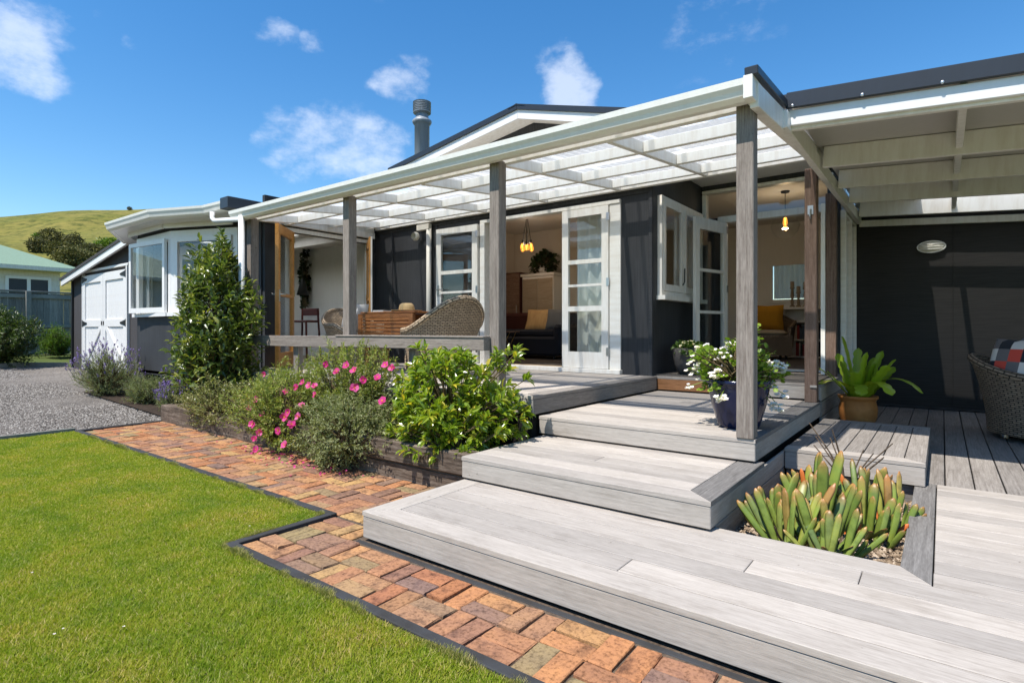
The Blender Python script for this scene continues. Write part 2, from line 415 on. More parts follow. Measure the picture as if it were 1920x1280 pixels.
def join(*vfs):
    V = []; Fc = []
    for v, f in vfs:
        n = len(V); V.extend([tuple(x) for x in v]); Fc.extend([tuple(i + n for i in q) for q in f])
    return V, Fc
def box(x0, x1, y0, y1, z0, z1):
    v = [(x0, y0, z0), (x1, y0, z0), (x1, y1, z0), (x0, y1, z0), (x0, y0, z1), (x1, y0, z1), (x1, y1, z1), (x0, y1, z1)]
    return v, [(3, 2, 1, 0), (4, 5, 6, 7), (0, 1, 5, 4), (1, 2, 6, 5), (2, 3, 7, 6), (3, 0, 4, 7)]
def bevbox(lx, ly, lz, b):
    """box centred on 0 with chamfered edges"""
    hx, hy, hz = lx / 2, ly / 2, lz / 2; b = min(b, hx * .8, hy * .8, hz * .8)
    V = []; idx = {}
    for sx in (-1, 1):
        for sy in (-1, 1):
            for sz in (-1, 1):
                for a in range(3):
                    p = [sx * (hx - b), sy * (hy - b), sz * (hz - b)]
                    p[a] = (sx * hx, sy * hy, sz * hz)[a]; idx[sx, sy, sz, a] = len(V); V.append(tuple(p))
    Fc = []
    def q(ids):
        c = [sum(V[i][k] for i in ids) / len(ids) for k in range(3)]
        a = Vector(V[ids[1]]) - Vector(V[ids[0]]); d = Vector(V[ids[2]]) - Vector(V[ids[0]])
        Fc.append(tuple(ids) if a.cross(d).dot(Vector(c)) > 0 else tuple(reversed(ids)))
    for a in range(3):
        o1, o2 = [(1, 2), (0, 2), (0, 1)][a]
        for s_ in (-1, 1):
            ids = []
            for u, w in ((-1, -1), (1, -1), (1, 1), (-1, 1)):
                k = [0, 0, 0]; k[a] = s_; k[o1] = u; k[o2] = w; ids.append(idx[(*k, a)])
            q(ids)
        for u in (-1, 1):
            for w in (-1, 1):
                ka = [0, 0, 0]; kb = [0, 0, 0]; ka[a] = -1; kb[a] = 1; ka[o1] = kb[o1] = u; ka[o2] = kb[o2] = w
                q([idx[(*ka, o1)], idx[(*kb, o1)], idx[(*kb, o2)], idx[(*ka, o2)]])
    for sx in (-1, 1):
        for sy in (-1, 1):
            for sz in (-1, 1): q([idx[sx, sy, sz, 0], idx[sx, sy, sz, 1], idx[sx, sy, sz, 2]])
    return V, Fc
_pc = {}
def plank(name, p0, p1, w, h, mat, parent=None, up=(0, 0, 1), bev=.004):
    """a bevelled timber from p0 to p1 (centre line); its own x axis runs along the grain"""
    p0 = Vector(p0); p1 = Vector(p1); ax = p1 - p0; ln = ax.length; ax.normalize()
    z = Vector(up); z = (z - ax * z.dot(ax)).normalized(); y = z.cross(ax)
    key = (round(ln, 3), round(w, 4), round(h, 4), mat, bev)
    if key not in _pc:
        me = bpy.data.meshes.new(name); v, f = bevbox(ln, w, h, bev); me.from_pydata(v, [], f); me.materials.append(MATS[mat]); me.update(); _pc[key] = me
    o = bpy.data.objects.new(name, _pc[key]); COL.objects.link(o)
    m = Matrix((ax, y, z)).transposed().to_4x4(); m.translation = (p0 + p1) / 2
    o.matrix_basis = m
    return attach(o, parent)
def bb(name, x0, x1, y0, y1, z0, z1, mat, parent=None, bev=.004):
    """axis-aligned bevelled block given by its bounds, grain along its longest side"""
    d = (x1 - x0, y1 - y0, z1 - z0); c = ((x0 + x1) / 2, (y0 + y1) / 2, (z0 + z1) / 2)
    a = max(range(3), key=lambda i: d[i])
    if a == 0: return plank(name, (x0, c[1], c[2]), (x1, c[1], c[2]), d[1], d[2], mat, parent, bev=bev)
    if a == 1: return plank(name, (c[0], y0, c[2]), (c[0], y1, c[2]), d[0], d[2], mat, parent, bev=bev)
    return plank(name, (c[0], c[1], z0), (c[0], c[1], z1), d[1], d[0], mat, parent, up=(1, 0, 0), bev=bev)
def slab(name, poly, z0, z1, mat, parent=None, along='x'):
    """a board seen from above as poly (counter-clockwise); grain along x or y"""
    cx = sum(p[0] for p in poly) / len(poly); cyy = sum(p[1] for p in poly) / len(poly); n = len(poly)
    pts = [(x - cx, y - cyy) for x, y in poly]
    if along == 'y': pts = [(y, -x) for x, y in pts]
    b = .0025; V = [(x, y, z0) for x, y in pts] + [(x, y, z1 - b) for x, y in pts]
    k = 1 - .012
    ins = []
    for i in range(n):
        p = Vector(pts[i]); a = (Vector(pts[i - 1]) - p).normalized(); c = (Vector(pts[(i + 1) % n]) - p).normalized()
        ins.append((p.x + (a.x + c.x) * b, p.y + (a.y + c.y) * b, z1))
    V += ins
    Fc = [tuple(reversed(range(n))), tuple(range(2 * n, 3 * n))]
    for i in range(n):
        j = (i + 1) % n; Fc += [(i, j, n + j, n + i), (n + i, n + j, 2 * n + j, 2 * n + i)]
    return mk(name, (V, Fc), mat, parent, (cx, cyy, 0), rotz=R(90) if along == 'y' else 0)
def rect(x0, x1, y0, y1): return [(x0, y0), (x1, y0), (x1, y1), (x0, y1)]
def tube(path, rad, n=8, cap=True):
    P = [Vector(p) for p in path]; rads = rad if isinstance(rad, (list, tuple)) else [rad] * len(P)
    V = []; Fc = []; ref = None
    for i, p in enumerate(P):
        t = (P[min(i + 1, len(P) - 1)] - P[max(i - 1, 0)]).normalized()
        if ref is None: ref = Vector((0, 0, 1)) if abs(t.z) < .9 else Vector((1, 0, 0))
        a = (ref - t * ref.dot(t)).normalized(); ref = a; b = t.cross(a)
        for k in range(n):
            th = 2 * math.pi * k / n; V.append(tuple(p + (a * math.cos(th) + b * math.sin(th)) * rads[i]))
    for i in range(len(P) - 1):
        for k in range(n):
            k2 = (k + 1) % n; Fc.append((i * n + k, i * n + k2, (i + 1) * n + k2, (i + 1) * n + k))
    if cap: Fc += [tuple(reversed(range(n))), tuple(range((len(P) - 1) * n, len(P) * n))]
    return V, Fc
def lathe(prof, n=24, c=(0, 0, 0)):
    V = []; Fc = []
    for r, z in prof:
        for k in range(n):
            th = 2 * math.pi * k / n; V.append((c[0] + r * math.cos(th), c[1] + r * math.sin(th), c[2] + z))
    for i in range(len(prof) - 1):
        for k in range(n):
            k2 = (k + 1) % n; Fc.append((i * n + k, i * n + k2, (i + 1) * n + k2, (i + 1) * n + k))
    return V, Fc
def prism(poly, axis, a0, a1):
    """extrude a 2-D polygon along an axis: axis 'x' -> poly is (y,z); 'y' -> (x,z); 'z' -> (x,y)"""
    n = len(poly)
    def P(p, a): return {'x': (a, p[0], p[1]), 'y': (p[0], a, p[1]), 'z': (p[0], p[1], a)}[axis]
    V = [P(p, a0) for p in poly] + [P(p, a1) for p in poly]
    return V, [tuple(reversed(range(n))), tuple(range(n, 2 * n))] + [(i, (i + 1) % n, n + (i + 1) % n, n + i) for i in range(n)]
def pillow(w, h, t, n=8):
    """cushion centred on 0, lying in the xz plane, thickness along y"""
    V = []; Fc = []
    for s_ in (-1, 1):
        for j in range(n + 1):
            for i in range(n + 1):
                u = 2 * i / n - 1; v = 2 * j / n - 1
                e = max(0, (1 - u ** 4) * (1 - v ** 4)) ** .5; pin = 1 - .07 * (1 - abs(u)) * abs(v) ** 3
                pin2 = 1 - .07 * (1 - abs(v)) * abs(u) ** 3
                V.append((u * w / 2 * pin2, s_ * t / 2 * e, v * h / 2 * pin))
    m = (n + 1) ** 2
    for s_ in (0, 1):
        for j in range(n):
            for i in range(n):
                a = s_ * m + j * (n + 1) + i; q = (a, a + 1, a + n + 2, a + n + 1); Fc.append(q if s_ == 0 else q[::-1])
    return V, Fc
def xf(vf, loc=(0, 0, 0), rx=0, ry=0, rz=0):
    M = Matrix.Translation(loc) @ Matrix.Rotation(rz, 4, 'Z') @ Matrix.Rotation(ry, 4, 'Y') @ Matrix.Rotation(rx, 4, 'X')
    return [tuple(M @ Vector(p)) for p in vf[0]], vf[1]
def gz(x, y):
    """ground height: level by the path, rising gently up the drive"""
    return .038 * min(max(0., -x - 7.6), 14.)

# ------------------------------------------------------------------ ground, hill
def polar_sheet(radii, angs, zf):
    V = []; Fc = []
    for d in radii:
        for a in angs: x, y = d * math.cos(a), d * math.sin(a); V.append((x, y, zf(x, y, d, a)))
    n = len(angs)
    for i in range(len(radii) - 1):
        for k in range(n - 1): Fc.append((i * n + k, (i + 1) * n + k, (i + 1) * n + k + 1, i * n + k + 1))
    return V, Fc
tag(mk('ground', polar_sheet([.01, 2, 4, 6, 7.6, 9, 12, 15, 18, 21.6, 26, 40, 80, 200, 600, 1500], [2 * math.pi * k / 96 for k in range(97)], lambda x, y, d, a: gz(x, y) - .06), 'far_grass', smooth=True), kind='structure')
FA = math.atan2(FW[1], FW[0])                                   # camera heading
_E = [(-60, 0.0), (-30, .02), (0, .11), (14, .155), (22, .178), (28, .187), (32, .1842), (35, .176), (38.5, .1665), (42.2, .150), (50, .125), (62, .09), (85, .03), (110, 0)]
def elev(a):
    t = math.degrees((a - FA + math.pi) % (2 * math.pi) - math.pi)
    return float(np.interp(t, [e[0] for e in _E], [e[1] for e in _E]))
def hill_z(x, y, d, a):
    u = min(max((d - 60) / 340., 0), 1.12)
    top = elev(a) * 400
    w = 1.3 * math.sin(x * .05) + 1.1 * math.sin(y * .07 + 1.) + .8 * math.sin((x + y) * .13)
    z = top * (u ** 1.25 if u <= 1 else 1 - (u - 1) * 1.5) + w * min(u * 2, 1) * min(top / 30, 1) * (1 - .8 * min(1, max(0, (u - .8) * 5))) + .5
    return z - (3.0 if u <= 0 else 0) - (1 - min(1, top / 8)) * 3
hr = [50 + 10 * i for i in range(36)] + [420, 440]
tag(mk('hill', polar_sheet(hr, [FA + R(-60) + R(170) * k / 160 for k in range(161)], hill_z), 'hill_grass', smooth=True), kind='structure')

# lawn, drive, beds
leafmat('dry_grass', [(0, (.16, .20, .03)), (.5, (.30, .29, .08)), (1, (.46, .38, .18))], .6, .3, .2)
leafmat('mulch_chip', [(0, (.07, .045, .028)), (.5, (.25, .185, .125)), (1, (.46, .37, .28))], .9, 0, .2)
def sheet(name, poly_rects, zf, mat, step=.5):
    V = []; Fc = []
    for x0, x1, y0, y1 in poly_rects:
        nx = max(1, int((x1 - x0) / step)); ny = max(1, int((y1 - y0) / step)); b = len(V)
        for j in range(ny + 1):
            for i in range(nx + 1):
                x = x0 + (x1 - x0) * i / nx; y = y0 + (y1 - y0) * j / ny; V.append((x, y, zf(x, y)))
        for j in range(ny):
            for i in range(nx):
                a = b + j * (nx + 1) + i; Fc.append((a, a + 1, a + nx + 2, a + nx + 1))
    return tag(mk(name, (V, Fc), mat, smooth=True), kind='structure')
sheet('lawn', [(-7.46, -2.895, -6, 1.985), (-2.895, 6, -6, 1.395)], lambda x, y: -.004, 'lawn_soil')
sheet('gravel_drive', [(-15.4, -7.5, -7, 2.9), (-15.4, -10.6, 2.9, 3.95)], lambda x, y: gz(x, y) + .012 * math.sin(x * 2.1) * math.sin(y * 1.7) + .004, 'gravel_bed', .25)
# loose gravel stones on the drive
def stones(n, area, zf, s0, s1, r):
    t = np.array([(1, 0, 0), (-1, 0, 0), (0, 1, 0), (0, -1, 0), (0, 0, .7), (0, 0, -.7)], float)
    f = np.array([(0, 2, 4), (2, 1, 4), (1, 3, 4), (3, 0, 4)])
    x = r.uniform(area[0], area[1], n); y = r.uniform(area[2], area[3], n); z = np.array([zf(a, b) for a, b in zip(x, y)])
    s = r.uniform(s0, s1, n); a = r.uniform(0, 6.28, n); st = r.uniform(.6, 1.0, n)
    c, sn = np.cos(a), np.sin(a)
    T = t[None] * s[:, None, None] * (1 + r.uniform(-.25, .25, (n, 6, 1))); T[:, :, 1] *= st[:, None]
    V = np.stack([T[:, :, 0] * c[:, None] - T[:, :, 1] * sn[:, None] + x[:, None], T[:, :, 0] * sn[:, None] + T[:, :, 1] * c[:, None] + y[:, None], T[:, :, 2] + z[:, None]], -1)
    return V.reshape(-1, 3), (f[None] + 6 * np.arange(n)[:, None, None]).reshape(-1, 3)
leafmat('gravel_stone', [(0, (.06, .052, .045)), (.35, (.155, .138, .122)), (.7, (.245, .22, .197)), (1, (.40, .37, .335))], .9, 0, .2)
tag(mk('loose_gravel', stones(90000, (-15.3, -7.52, -.9, 2.95), lambda x, y: gz(x, y) + .006, .007, .017, rng), 'gravel_stone'), 'loose grey gravel covering the drive beside the lawn', 'gravel', kind='stuff')
sheet('garden_bed', [(-7.36, -2.49, 2.93, 3.47)], lambda x, y: .19, 'soil', .3)
sheet('herb_bed', [(-10.6, -7.4, 2.92, 4.4)], lambda x, y: gz(x, y) + .03, 'soil', .3)
def blades(n, area, r):
    x = r.uniform(area[0], area[1], n); y = r.uniform(area[2], area[3], n)
    # keep what the camera can see, a margin round it, thinner with distance
    dep = FW[0] * x + FW[1] * y; lat = RT[0] * x + RT[1] * y
    keep = (dep > .8) & (np.abs(lat / np.maximum(dep, .01)) < 1.25) & (r.uniform(0, 1, n) < np.clip(3.4 / np.maximum(dep, .1), .25, 1)) & ~((x > -2.91) & (y > 1.385))
    x, y, dep = x[keep], y[keep], dep[keep]; n = len(x)
    patch = np.sin(x * 3.1 + 1.3 * np.sin(y * 2.3)) * np.sin(y * 3.7 + x) * .5 + .5
    h = r.uniform(.008, .019, n) * (.75 + .5 * patch); w = r.uniform(.0016, .0028, n) * np.clip(dep / 2.4, 1, 2.8)
    a = r.uniform(0, 6.283, n); ln = r.uniform(.2, 1.5, n) * h; b = a + r.uniform(-.9, .9, n)
    ca, sa = np.cos(a), np.sin(a)
    V = np.empty((n, 3, 3))
    for i, (sw, k) in enumerate(((-1, 0), (1, 0), (0, 1))):
        V[:, i, 0] = x + sw * w * ca + np.cos(b + 1.57) * ln * k ** 1.8; V[:, i, 1] = y + sw * w * sa + np.sin(b + 1.57) * ln * k ** 1.8; V[:, i, 2] = h * (k if k < 1 else 1) - .004
    F = np.array([(0, 1, 2)])
    return V.reshape(-1, 3), (F[None] + 3 * np.arange(n)[:, None, None]).reshape(-1, 3)
def edge_blades(segs, r):
    P = []; D = []
    for x0, y0, x1, y1, nx, ny, n in segs:
        u = r.uniform(0, 1, n); off = np.abs(r.normal(0, .012, n)); P.append(np.stack([x0 + (x1 - x0) * u - nx * off, y0 + (y1 - y0) * u - ny * off], 1)); D.append(np.stack([np.full(n, nx), np.full(n, ny)], 1))
    P = np.concatenate(P); D = np.concatenate(D); n = len(P); s_ = P[:, 0] + P[:, 1]; kn = np.cumsum(r.uniform(.02, .16, 160)) - 6.5; clump = np.interp(s_, kn, r.uniform(.1, 1.1, 160) ** 1.6)
    h = r.uniform(.008, .028, n) * clump + .004; ln = r.uniform(-.8, 1.2, n) * h; w = r.uniform(.0016, .0028, n); a = r.uniform(0, 6.283, n); V = np.empty((n, 3, 3))
    for i, (sw, k) in enumerate(((-1, 0), (1, 0), (0, 1))):
        V[:, i, 0] = P[:, 0] + sw * w * np.cos(a) + D[:, 0] * ln * k; V[:, i, 1] = P[:, 1] + sw * w * np.sin(a) + D[:, 1] * ln * k; V[:, i, 2] = h * k - .003
    return V.reshape(-1, 3), np.arange(3 * n).reshape(-1, 3)
tag(mk('edge_grass', edge_blades([(-7.4, 1.984, -2.9, 1.984, 0, 1, 26000), (-2.9, 1.984, -2.9, 1.395, 1, 0, 5000), (-2.9, 1.394, .4, 1.394, 0, 1, 22000)], rng), 'dry_grass'), 'ragged dry grass along the black path edging', 'grass', kind='stuff')
tag(mk('grass', blades(1500000, (-7.45, .3, -.6, 1.975), rng), 'grass_blade'), 'short mown green grass of the front lawn', 'grass', kind='stuff')

# timber edge between lawn and drive, black strip round the brick path
e = thing('lawn_edging', 'weathered timber edging board between lawn and gravel drive', 'edging', (-7.48, 0, 0))
for k in range(3): plank('board', (-7.485, -4.5 + 2.17 * k, -.01), (-7.485, -4.5 + 2.17 * (k + 1) - .01, -.01), .028, .09, 'fence_wood', e)
e = thing('path_edging', 'black edging strip framing the brick path along the lawn', 'edging', (-2.87, 1.42, 0))
for x0, x1, y0, y1 in [(-2.895, 3.2, 1.395, 1.442), (-2.895, -2.848, 1.442, 1.985), (-7.46, -2.848, 1.985, 2.032), (-7.46, -7.413, 2.032, 2.92)]:
    bb('strip', x0, x1, y0, y1, -.06, .012, 'edging', e)
bb('strip', -2.44, 3.2, 1.848, 1.878, -.06, -.008, 'edging', e)

# ------------------------------------------------------------------ brick path, basket weave
path = tag(mk('brick_path', join(box(-7.413, -2.40, 2.032, 2.93, -.08, -.012), box(-2.848, 3.2, 1.442, 2.032, -.081, -.0125)), 'joint_sand'), kind='structure')
bm_v, bm_f = bevbox(.185, .090, .06, .004)
bmesh_ = [bpy.data.meshes.new('brick') for _ in range(4)]
for i, me in enumerate(bmesh_):
    r_ = random.Random(i); v = [(x + r_.uniform(-.0035, .0035), y + r_.uniform(-.003, .003), z + r_.uniform(-.0022, .0022)) for x, y, z in bm_v]
    me.from_pydata(v, [], bm_f); me.materials.append(MATS['brick_clay']); me.update()
def lay(x0, y0, nx, ny, ok):
    for i in range(nx):
        for j in range(ny):
            cx, cyy = x0 + .19 * (i + .5), y0 + .19 * (j + .5)
            for s_ in (-1, 1):
                along = (i + j) % 2 == 0
                px, py = (cx, cyy + s_ * .0475) if along else (cx + s_ * .0475, cyy)
                if not ok(px, py): continue
                o = bpy.data.objects.new('brick', bmesh_[rnd.randrange(4)]); COL.objects.link(o)
                o.location = (px + rnd.uniform(-.003, .003), py + rnd.uniform(-.003, .003), -.031 + rnd.uniform(-.005, .004))
                o.rotation_euler = (rnd.gauss(0, .016), rnd.gauss(0, .016), (0 if along else R(90)) + rnd.gauss(0, .022)); attach(o, path)
lay(-7.40, 2.04, 27, 5, lambda x, y: y < 2.90 and not (x > -2.45 and y > 1.9))
lay(-2.84, 1.447, 17, 2, lambda x, y: x < .38)
lay(-2.84, 1.827, 2, 1, lambda x, y: True)

# ------------------------------------------------------------------ decks and steps
def frame(parent, x0, x1, y0, y1, z0, z1): return mk('frame', box(x0, x1, y0, y1, z0, z1), 'subfloor', parent)
T = .024
def rows(parent, x0, x1, y0, y1, z, pitch, mat='deck_wood', splits=(), gap=.0065, skip=None):
    n = max(1, round((y1 - y0) / pitch)); p = (y1 - y0) / n
    for k in range(n):
        a, b = y0 + k * p + gap / 2, y0 + (k + 1) * p - gap / 2
        cuts = [x0] + sorted(c for kk, c in splits if kk == k) + [x1]
        for c0, c1 in zip(cuts, cuts[1:]): slab('board', rect(c0 + .0015, c1 - .0015, a, b), z - T, z, mat, parent)
Z1, Z2, Z3, Z4 = .145, .29, .435, .59
# lower deck: the bottom step, carried on round the planter to the right
d1 = thing('lower_deck', 'weathered grey timber lower deck and bottom step beside the brick path', 'deck', (-2.42, 1.88, 0))
frame(d1, -2.39, 3.0, 1.91, 2.72, -.05, Z1 - T - .004); frame(d1, -.10, 3.0, 2.722, 4.33, -.05, Z1 - T - .004)
slab('border_board', [(-2.42, 1.88), (-2.28, 2.02), (-2.28, 2.72), (-2.42, 2.72)], Z1 - T, Z1, 'fascia_wood', d1, 'y')
slab('board', [(-2.417, 1.88), (.62, 1.88), (.62, 2.0155), (-2.2815, 2.0155)], Z1 - T, Z1, 'deck_wood', d1)
slab('board', rect(.624, 3.0, 1.88, 2.0155), Z1 - T, Z1, 'deck_wood', d1)
ys = [2.022 + .1466 * k for k in range(6)]
for k in range(5):
    a, b = ys[k], ys[k + 1] - .0065
    if k == 4:
        slab('board', [(-2.277, a), (-.031, a), (-.135, b), (-2.277, b)], Z1 - T, Z1, 'deck_wood', d1)
        slab('board', rect(-.027, 3.0, a, b), Z1 - T, Z1, 'deck_wood', d1)
    else:
        cuts = {0: [-2.277, -1.02, 3.0], 1: [-2.277, .9, 3.0], 2: [-2.277, -.62, 3.0], 3: [-2.277, -.25, 1.4, 3.0]}[k]
        for c0, c1 in zip(cuts, cuts[1:]): slab('board', rect(c0 + .0015, c1 - .0015, a, b), Z1 - T, Z1, 'deck_wood', d1)
ya = ys[4]; yb = ys[5] - .004
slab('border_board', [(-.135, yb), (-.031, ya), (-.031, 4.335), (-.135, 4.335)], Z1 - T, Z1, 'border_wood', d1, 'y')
rows(d1, -.027, 3.0, ys[5], 4.337, Z1, .1466, splits=((2, 1.6), (5, 1.1), (8, 1.9)))
bb('fascia', -2.418, 3.0, 1.8825, 1.9015, .006, Z1 - T - .003, 'fascia_wood', d1)
bb('fascia', -2.418, -2.399, 1.903, 2.72, .006, Z1 - T - .003, 'fascia_wood', d1)
bb('planter_side', -.13, -.11, 2.77, 4.33, -.04, Z1 - T - .002, 'side_wood', d1)
bb('planter_side', -.84, -.135, 2.74, 2.76, -.04, Z1 - T - .002, 'side_wood', d1)
# side deck, boards running towards the dark wall
d1b = thing('side_deck', 'timber deck of long boards in front of the dark wall under the roof', 'deck', (0, 4.35, 0))
frame(d1b, -.84, 3.0, 4.30, 8.42, -.05, Z1 - T - .005)
for k in range(27):
    a = -.84 + .1422 * k
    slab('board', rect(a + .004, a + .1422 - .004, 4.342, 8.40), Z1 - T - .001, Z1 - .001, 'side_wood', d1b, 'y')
# middle step
d2 = thing('middle_step', 'weathered grey timber middle step with mitred right edge', 'step', (-2.43, 2.66, 0))
frame(d2, -2.42, -.89, 2.69, 3.62, .10, Z2 - T - .004)
slab('board', [(-2.43, 2.66), (-.86, 2.66), (-1.0, 2.79), (-2.43, 2.79)], Z2 - T, Z2, 'deck_wood', d2)
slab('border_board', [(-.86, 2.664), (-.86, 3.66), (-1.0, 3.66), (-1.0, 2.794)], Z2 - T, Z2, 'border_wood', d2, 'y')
rows(d2, -2.43, -1.003, 2.794, 3.62, Z2, .139, splits=((2, -1.7),))
bb('fascia', -2.43, -.862, 2.6625, 2.6815, Z1 + .012, Z2 - T - .002, 'fascia_wood', d2)
bb('fascia', -.8815, -.8625, 2.683, 5.86, Z1 + .012, Z2 - T - .002, 'fascia_wood', d2)
bb('fascia', -.885, -.868, 2.76, 4.25, .0, Z1 + .004, 'side_wood', d2)
# landing (third step)
d3 = thing('landing', 'weathered grey timber landing carrying the tall corner post and blue pot', 'deck', (-2.46, 3.57, 0))
frame(d3, -2.46, -.92, 3.60, 5.85, .20, Z3 - T - .004)
slab('board', [(-2.46, 3.57), (-.89, 3.57), (-1.03, 3.70), (-2.46, 3.70)], Z3 - T, Z3, 'deck_wood', d3)
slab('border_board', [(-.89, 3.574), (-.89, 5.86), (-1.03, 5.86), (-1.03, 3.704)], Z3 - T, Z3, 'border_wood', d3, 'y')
rows(d3, -2.46, -1.033, 3.704, 5.84, Z3, .139, splits=((4, -1.5), (9, -1.9)))
bb('fascia', -2.46, -.892, 3.5725, 3.5915, Z2 + .012, Z3 - T - .002, 'fascia_wood', d3)
bb('fascia', -.9115, -.8925, 3.593, 5.86, Z2 + .008, Z3 - T - .002, 'fascia_wood', d3)
# verandah deck
d4 = thing('verandah_deck', 'raised grey timber verandah deck along the white doors', 'deck', (-7.15, 3.5, 0))
frame(d4, -7.15, -2.50, 3.53, 5.84, .05, Z4 - T - .004)
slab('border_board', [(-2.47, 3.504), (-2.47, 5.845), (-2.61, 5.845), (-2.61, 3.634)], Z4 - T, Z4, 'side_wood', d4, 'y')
slab('board', [(-4.6, 3.50), (-2.47, 3.50), (-2.61, 3.63), (-4.6, 3.63)], Z4 - T, Z4, 'deck_wood', d4)
slab('board', rect(-7.15, -4.604, 3.50, 3.63), Z4 - T, Z4, 'deck_wood', d4)
rows(d4, -7.15, -2.613, 3.634, 5.845, Z4, .139, splits=tuple((k, -5.9 + (k * 1.37) % 2.6) for k in range(16)))
bb('fascia', -7.15, -2.472, 3.5025, 3.5215, Z4 - .14, Z4 - T - .002, 'fascia_wood', d4)
bb('fascia', -2.4915, -2.4725, 3.523, 5.845, Z3 + .012, Z4 - T - .002, 'side_wood', d4)
for k in range(6): bb('foundation_pile', -6.95 + .85 * k, -6.83 + .85 * k, 3.56, 3.68, .0, Z4 - .15, 'sleeper_wood', d4)
# porch in the recess
d5 = thing('porch', 'small timber porch before the glazed side doors with one orange new board', 'porch', (-2.5, 5.85, 0))
frame(d5, -2.5, -.91, 5.868, 7.42, .20, Z4 - T - .004)
rows(d5, -2.515, -.88, 5.85, 7.42, Z4, .14, 'side_wood')
bb('fascia', -2.47, -1.62, 5.853, 5.871, Z3 + .012, Z4 - T - .002, 'new_wood', d5)['label'] = 'orange unweathered board'
bb('fascia', -1.617, -.89, 5.853, 5.871, Z3 + .012, Z4 - T - .002, 'fascia_wood', d5)
bb('fascia', -.909, -.89, 5.873, 7.42, Z3 + .002, Z4 - T - .002, 'fascia_wood', d5)
bb('fascia', -.908, -.888, 5.873, 7.42, Z2 + .002, Z3 - .004, 'side_wood', d5)
bb('fascia', -.907, -.887, 5.873, 7.42, Z1 + .002, Z2 - .004, 'side_wood', d5)
# box step
d6 = thing('box_step', 'low grey timber box step beside the succulent planter', 'step', (-.45, 5, Z1))
frame(d6, -.855, -.103, 4.225, 5.79, Z1, Z2 - T - .004)
slab('border_board', [(-.858, 4.20), (-.08, 4.20), (-.19, 4.31), (-.858, 4.31)], Z2 - T, Z2, 'deck_wood', d6)
for k in range(6):
    a = -.856 + .111 * k
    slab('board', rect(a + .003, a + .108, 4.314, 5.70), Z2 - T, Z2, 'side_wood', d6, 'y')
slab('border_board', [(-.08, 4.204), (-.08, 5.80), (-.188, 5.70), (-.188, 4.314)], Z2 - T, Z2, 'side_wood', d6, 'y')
slab('border_board', [(-.858, 5.704), (-.192, 5.704), (-.084, 5.80), (-.858, 5.80)], Z2 - T, Z2, 'side_wood', d6)
bb('fascia', -.858, -.082, 4.2025, 4.2215, Z1 + .003, Z2 - T - .002, 'deck_wood', d6)
bb('fascia', -.1015, -.0825, 4.223, 5.79, Z1 + .003, Z2 - T - .002, 'side_wood', d6)
bb('fascia', -.858, -.12, 4.24, 4.262, -.03, Z1 - .006, 'border_wood', d6)
sheet('planter_soil', [(-.866, -.13, 2.74, 4.24)], lambda x, y: .04 + .012 * math.sin(x * 23) * math.sin(y * 19), 'mulch', .04)
tag(mk('bark_mulch', stones(5200, (-.85, -.14, 2.77, 4.2), lambda x, y: .05, .004, .015, rng), 'mulch_chip'), 'pale bark mulch chips in the deck planter', 'mulch', kind='stuff')

# sleeper wall of the garden bed
sw = thing('sleeper_wall', 'dark weathered railway sleepers edging the flower bed', 'retaining wall', (-5, 2.85, 0))
for x0, x1, y0, y1, z0, z1 in [(-7.45, -5.0, 2.83, 2.95, -.04, .20), (-4.995, -2.46, 2.80, 2.92, -.04, .115), (-4.995, -2.46, 2.77, 2.90, .122, .275)]:
    bb('sleeper', x0, x1, y0, y1, z0, z1, 'sleeper_wood', sw, .012)
bb('sleeper', -7.45, -7.33, 2.96, 3.5, -.04, .19, 'sleeper_wood', sw, .012)

# ------------------------------------------------------------------ house
house = thing('house', 'black single-storey timber house with white doors, gable roof and bay window', 'house', (-5, 6, 0))
def wall(name, axis, a0, a1, b0, b1, z0, z1, holes, mat, parent=house):
    """a wall running along axis between a0..a1, b0..b1 thick, with (c0,c1,h0,h1) openings"""
    cs = sorted({a0, a1, *[h[0] for h in holes], *[h[1] for h in holes]}); parts = []
    for u0, u1 in zip(cs, cs[1:]):
        zs = [(z0, z1)]
        for h in holes:
            if h[0] <= u0 + 1e-6 and h[1] >= u1 - 1e-6:
                zs = [s_ for q0, q1 in zs for s_ in ((q0, min(q1, h[2])), (max(q0, h[3]), q1)) if s_[1] - s_[0] > 1e-4]
        for q0, q1 in zs: parts.append(box(u0, u1, b0, b1, q0, q1) if axis == 'x' else box(b0, b1, u0, u1, q0, q1))
    return mk(name, join(*parts), mat, parent)
YW = 5.85
wall('wall', 'x', -7.2, -2.52, YW, YW + .06, .40, 2.949, [(-4.93, -2.98, .60, 2.55)], 'black_wall')
wall('interior_wall', 'x', -7.09, -2.58, YW + .062, YW + .12, .60, 3.08, [(-4.93, -2.98, .60, 2.55)], 'room_wall')
wall('wall', 'y', 5.852, 7.42, -2.58, -2.521, .38, 3.10, [(6.03, 7.27, 1.52, 2.54)], 'black_wall')
wall('interior_wall', 'y', 5.98, 7.5, -2.64, -2.582, .60, 3.08, [(6.03, 7.27, 1.52, 2.54)], 'room_white')
wall('wall', 'x', -2.6, -.93, 7.42, 7.48, .40, 3.10, [(-2.25, -1.06, .60, 2.47), (-2.45, -1.06, 2.54, 2.87)], 'black_wall')
wall('wall', 'y', 4.0, 5.849, -7.26, -7.2, .40, 2.90, [(4.33, 5.72, .58, 2.45)], 'black_wall')
wall('interior_wall', 'y', 4.1, 6.4, -7.32, -7.262, .58, 2.80, [(4.33, 5.72, .58, 2.45)], 'room_wall')
wall('wall', 'x', -11.2, -7.262, 3.98, 4.04, .42, 2.62, [(-10.0, -7.75, .62, 2.45)], 'black_wall')
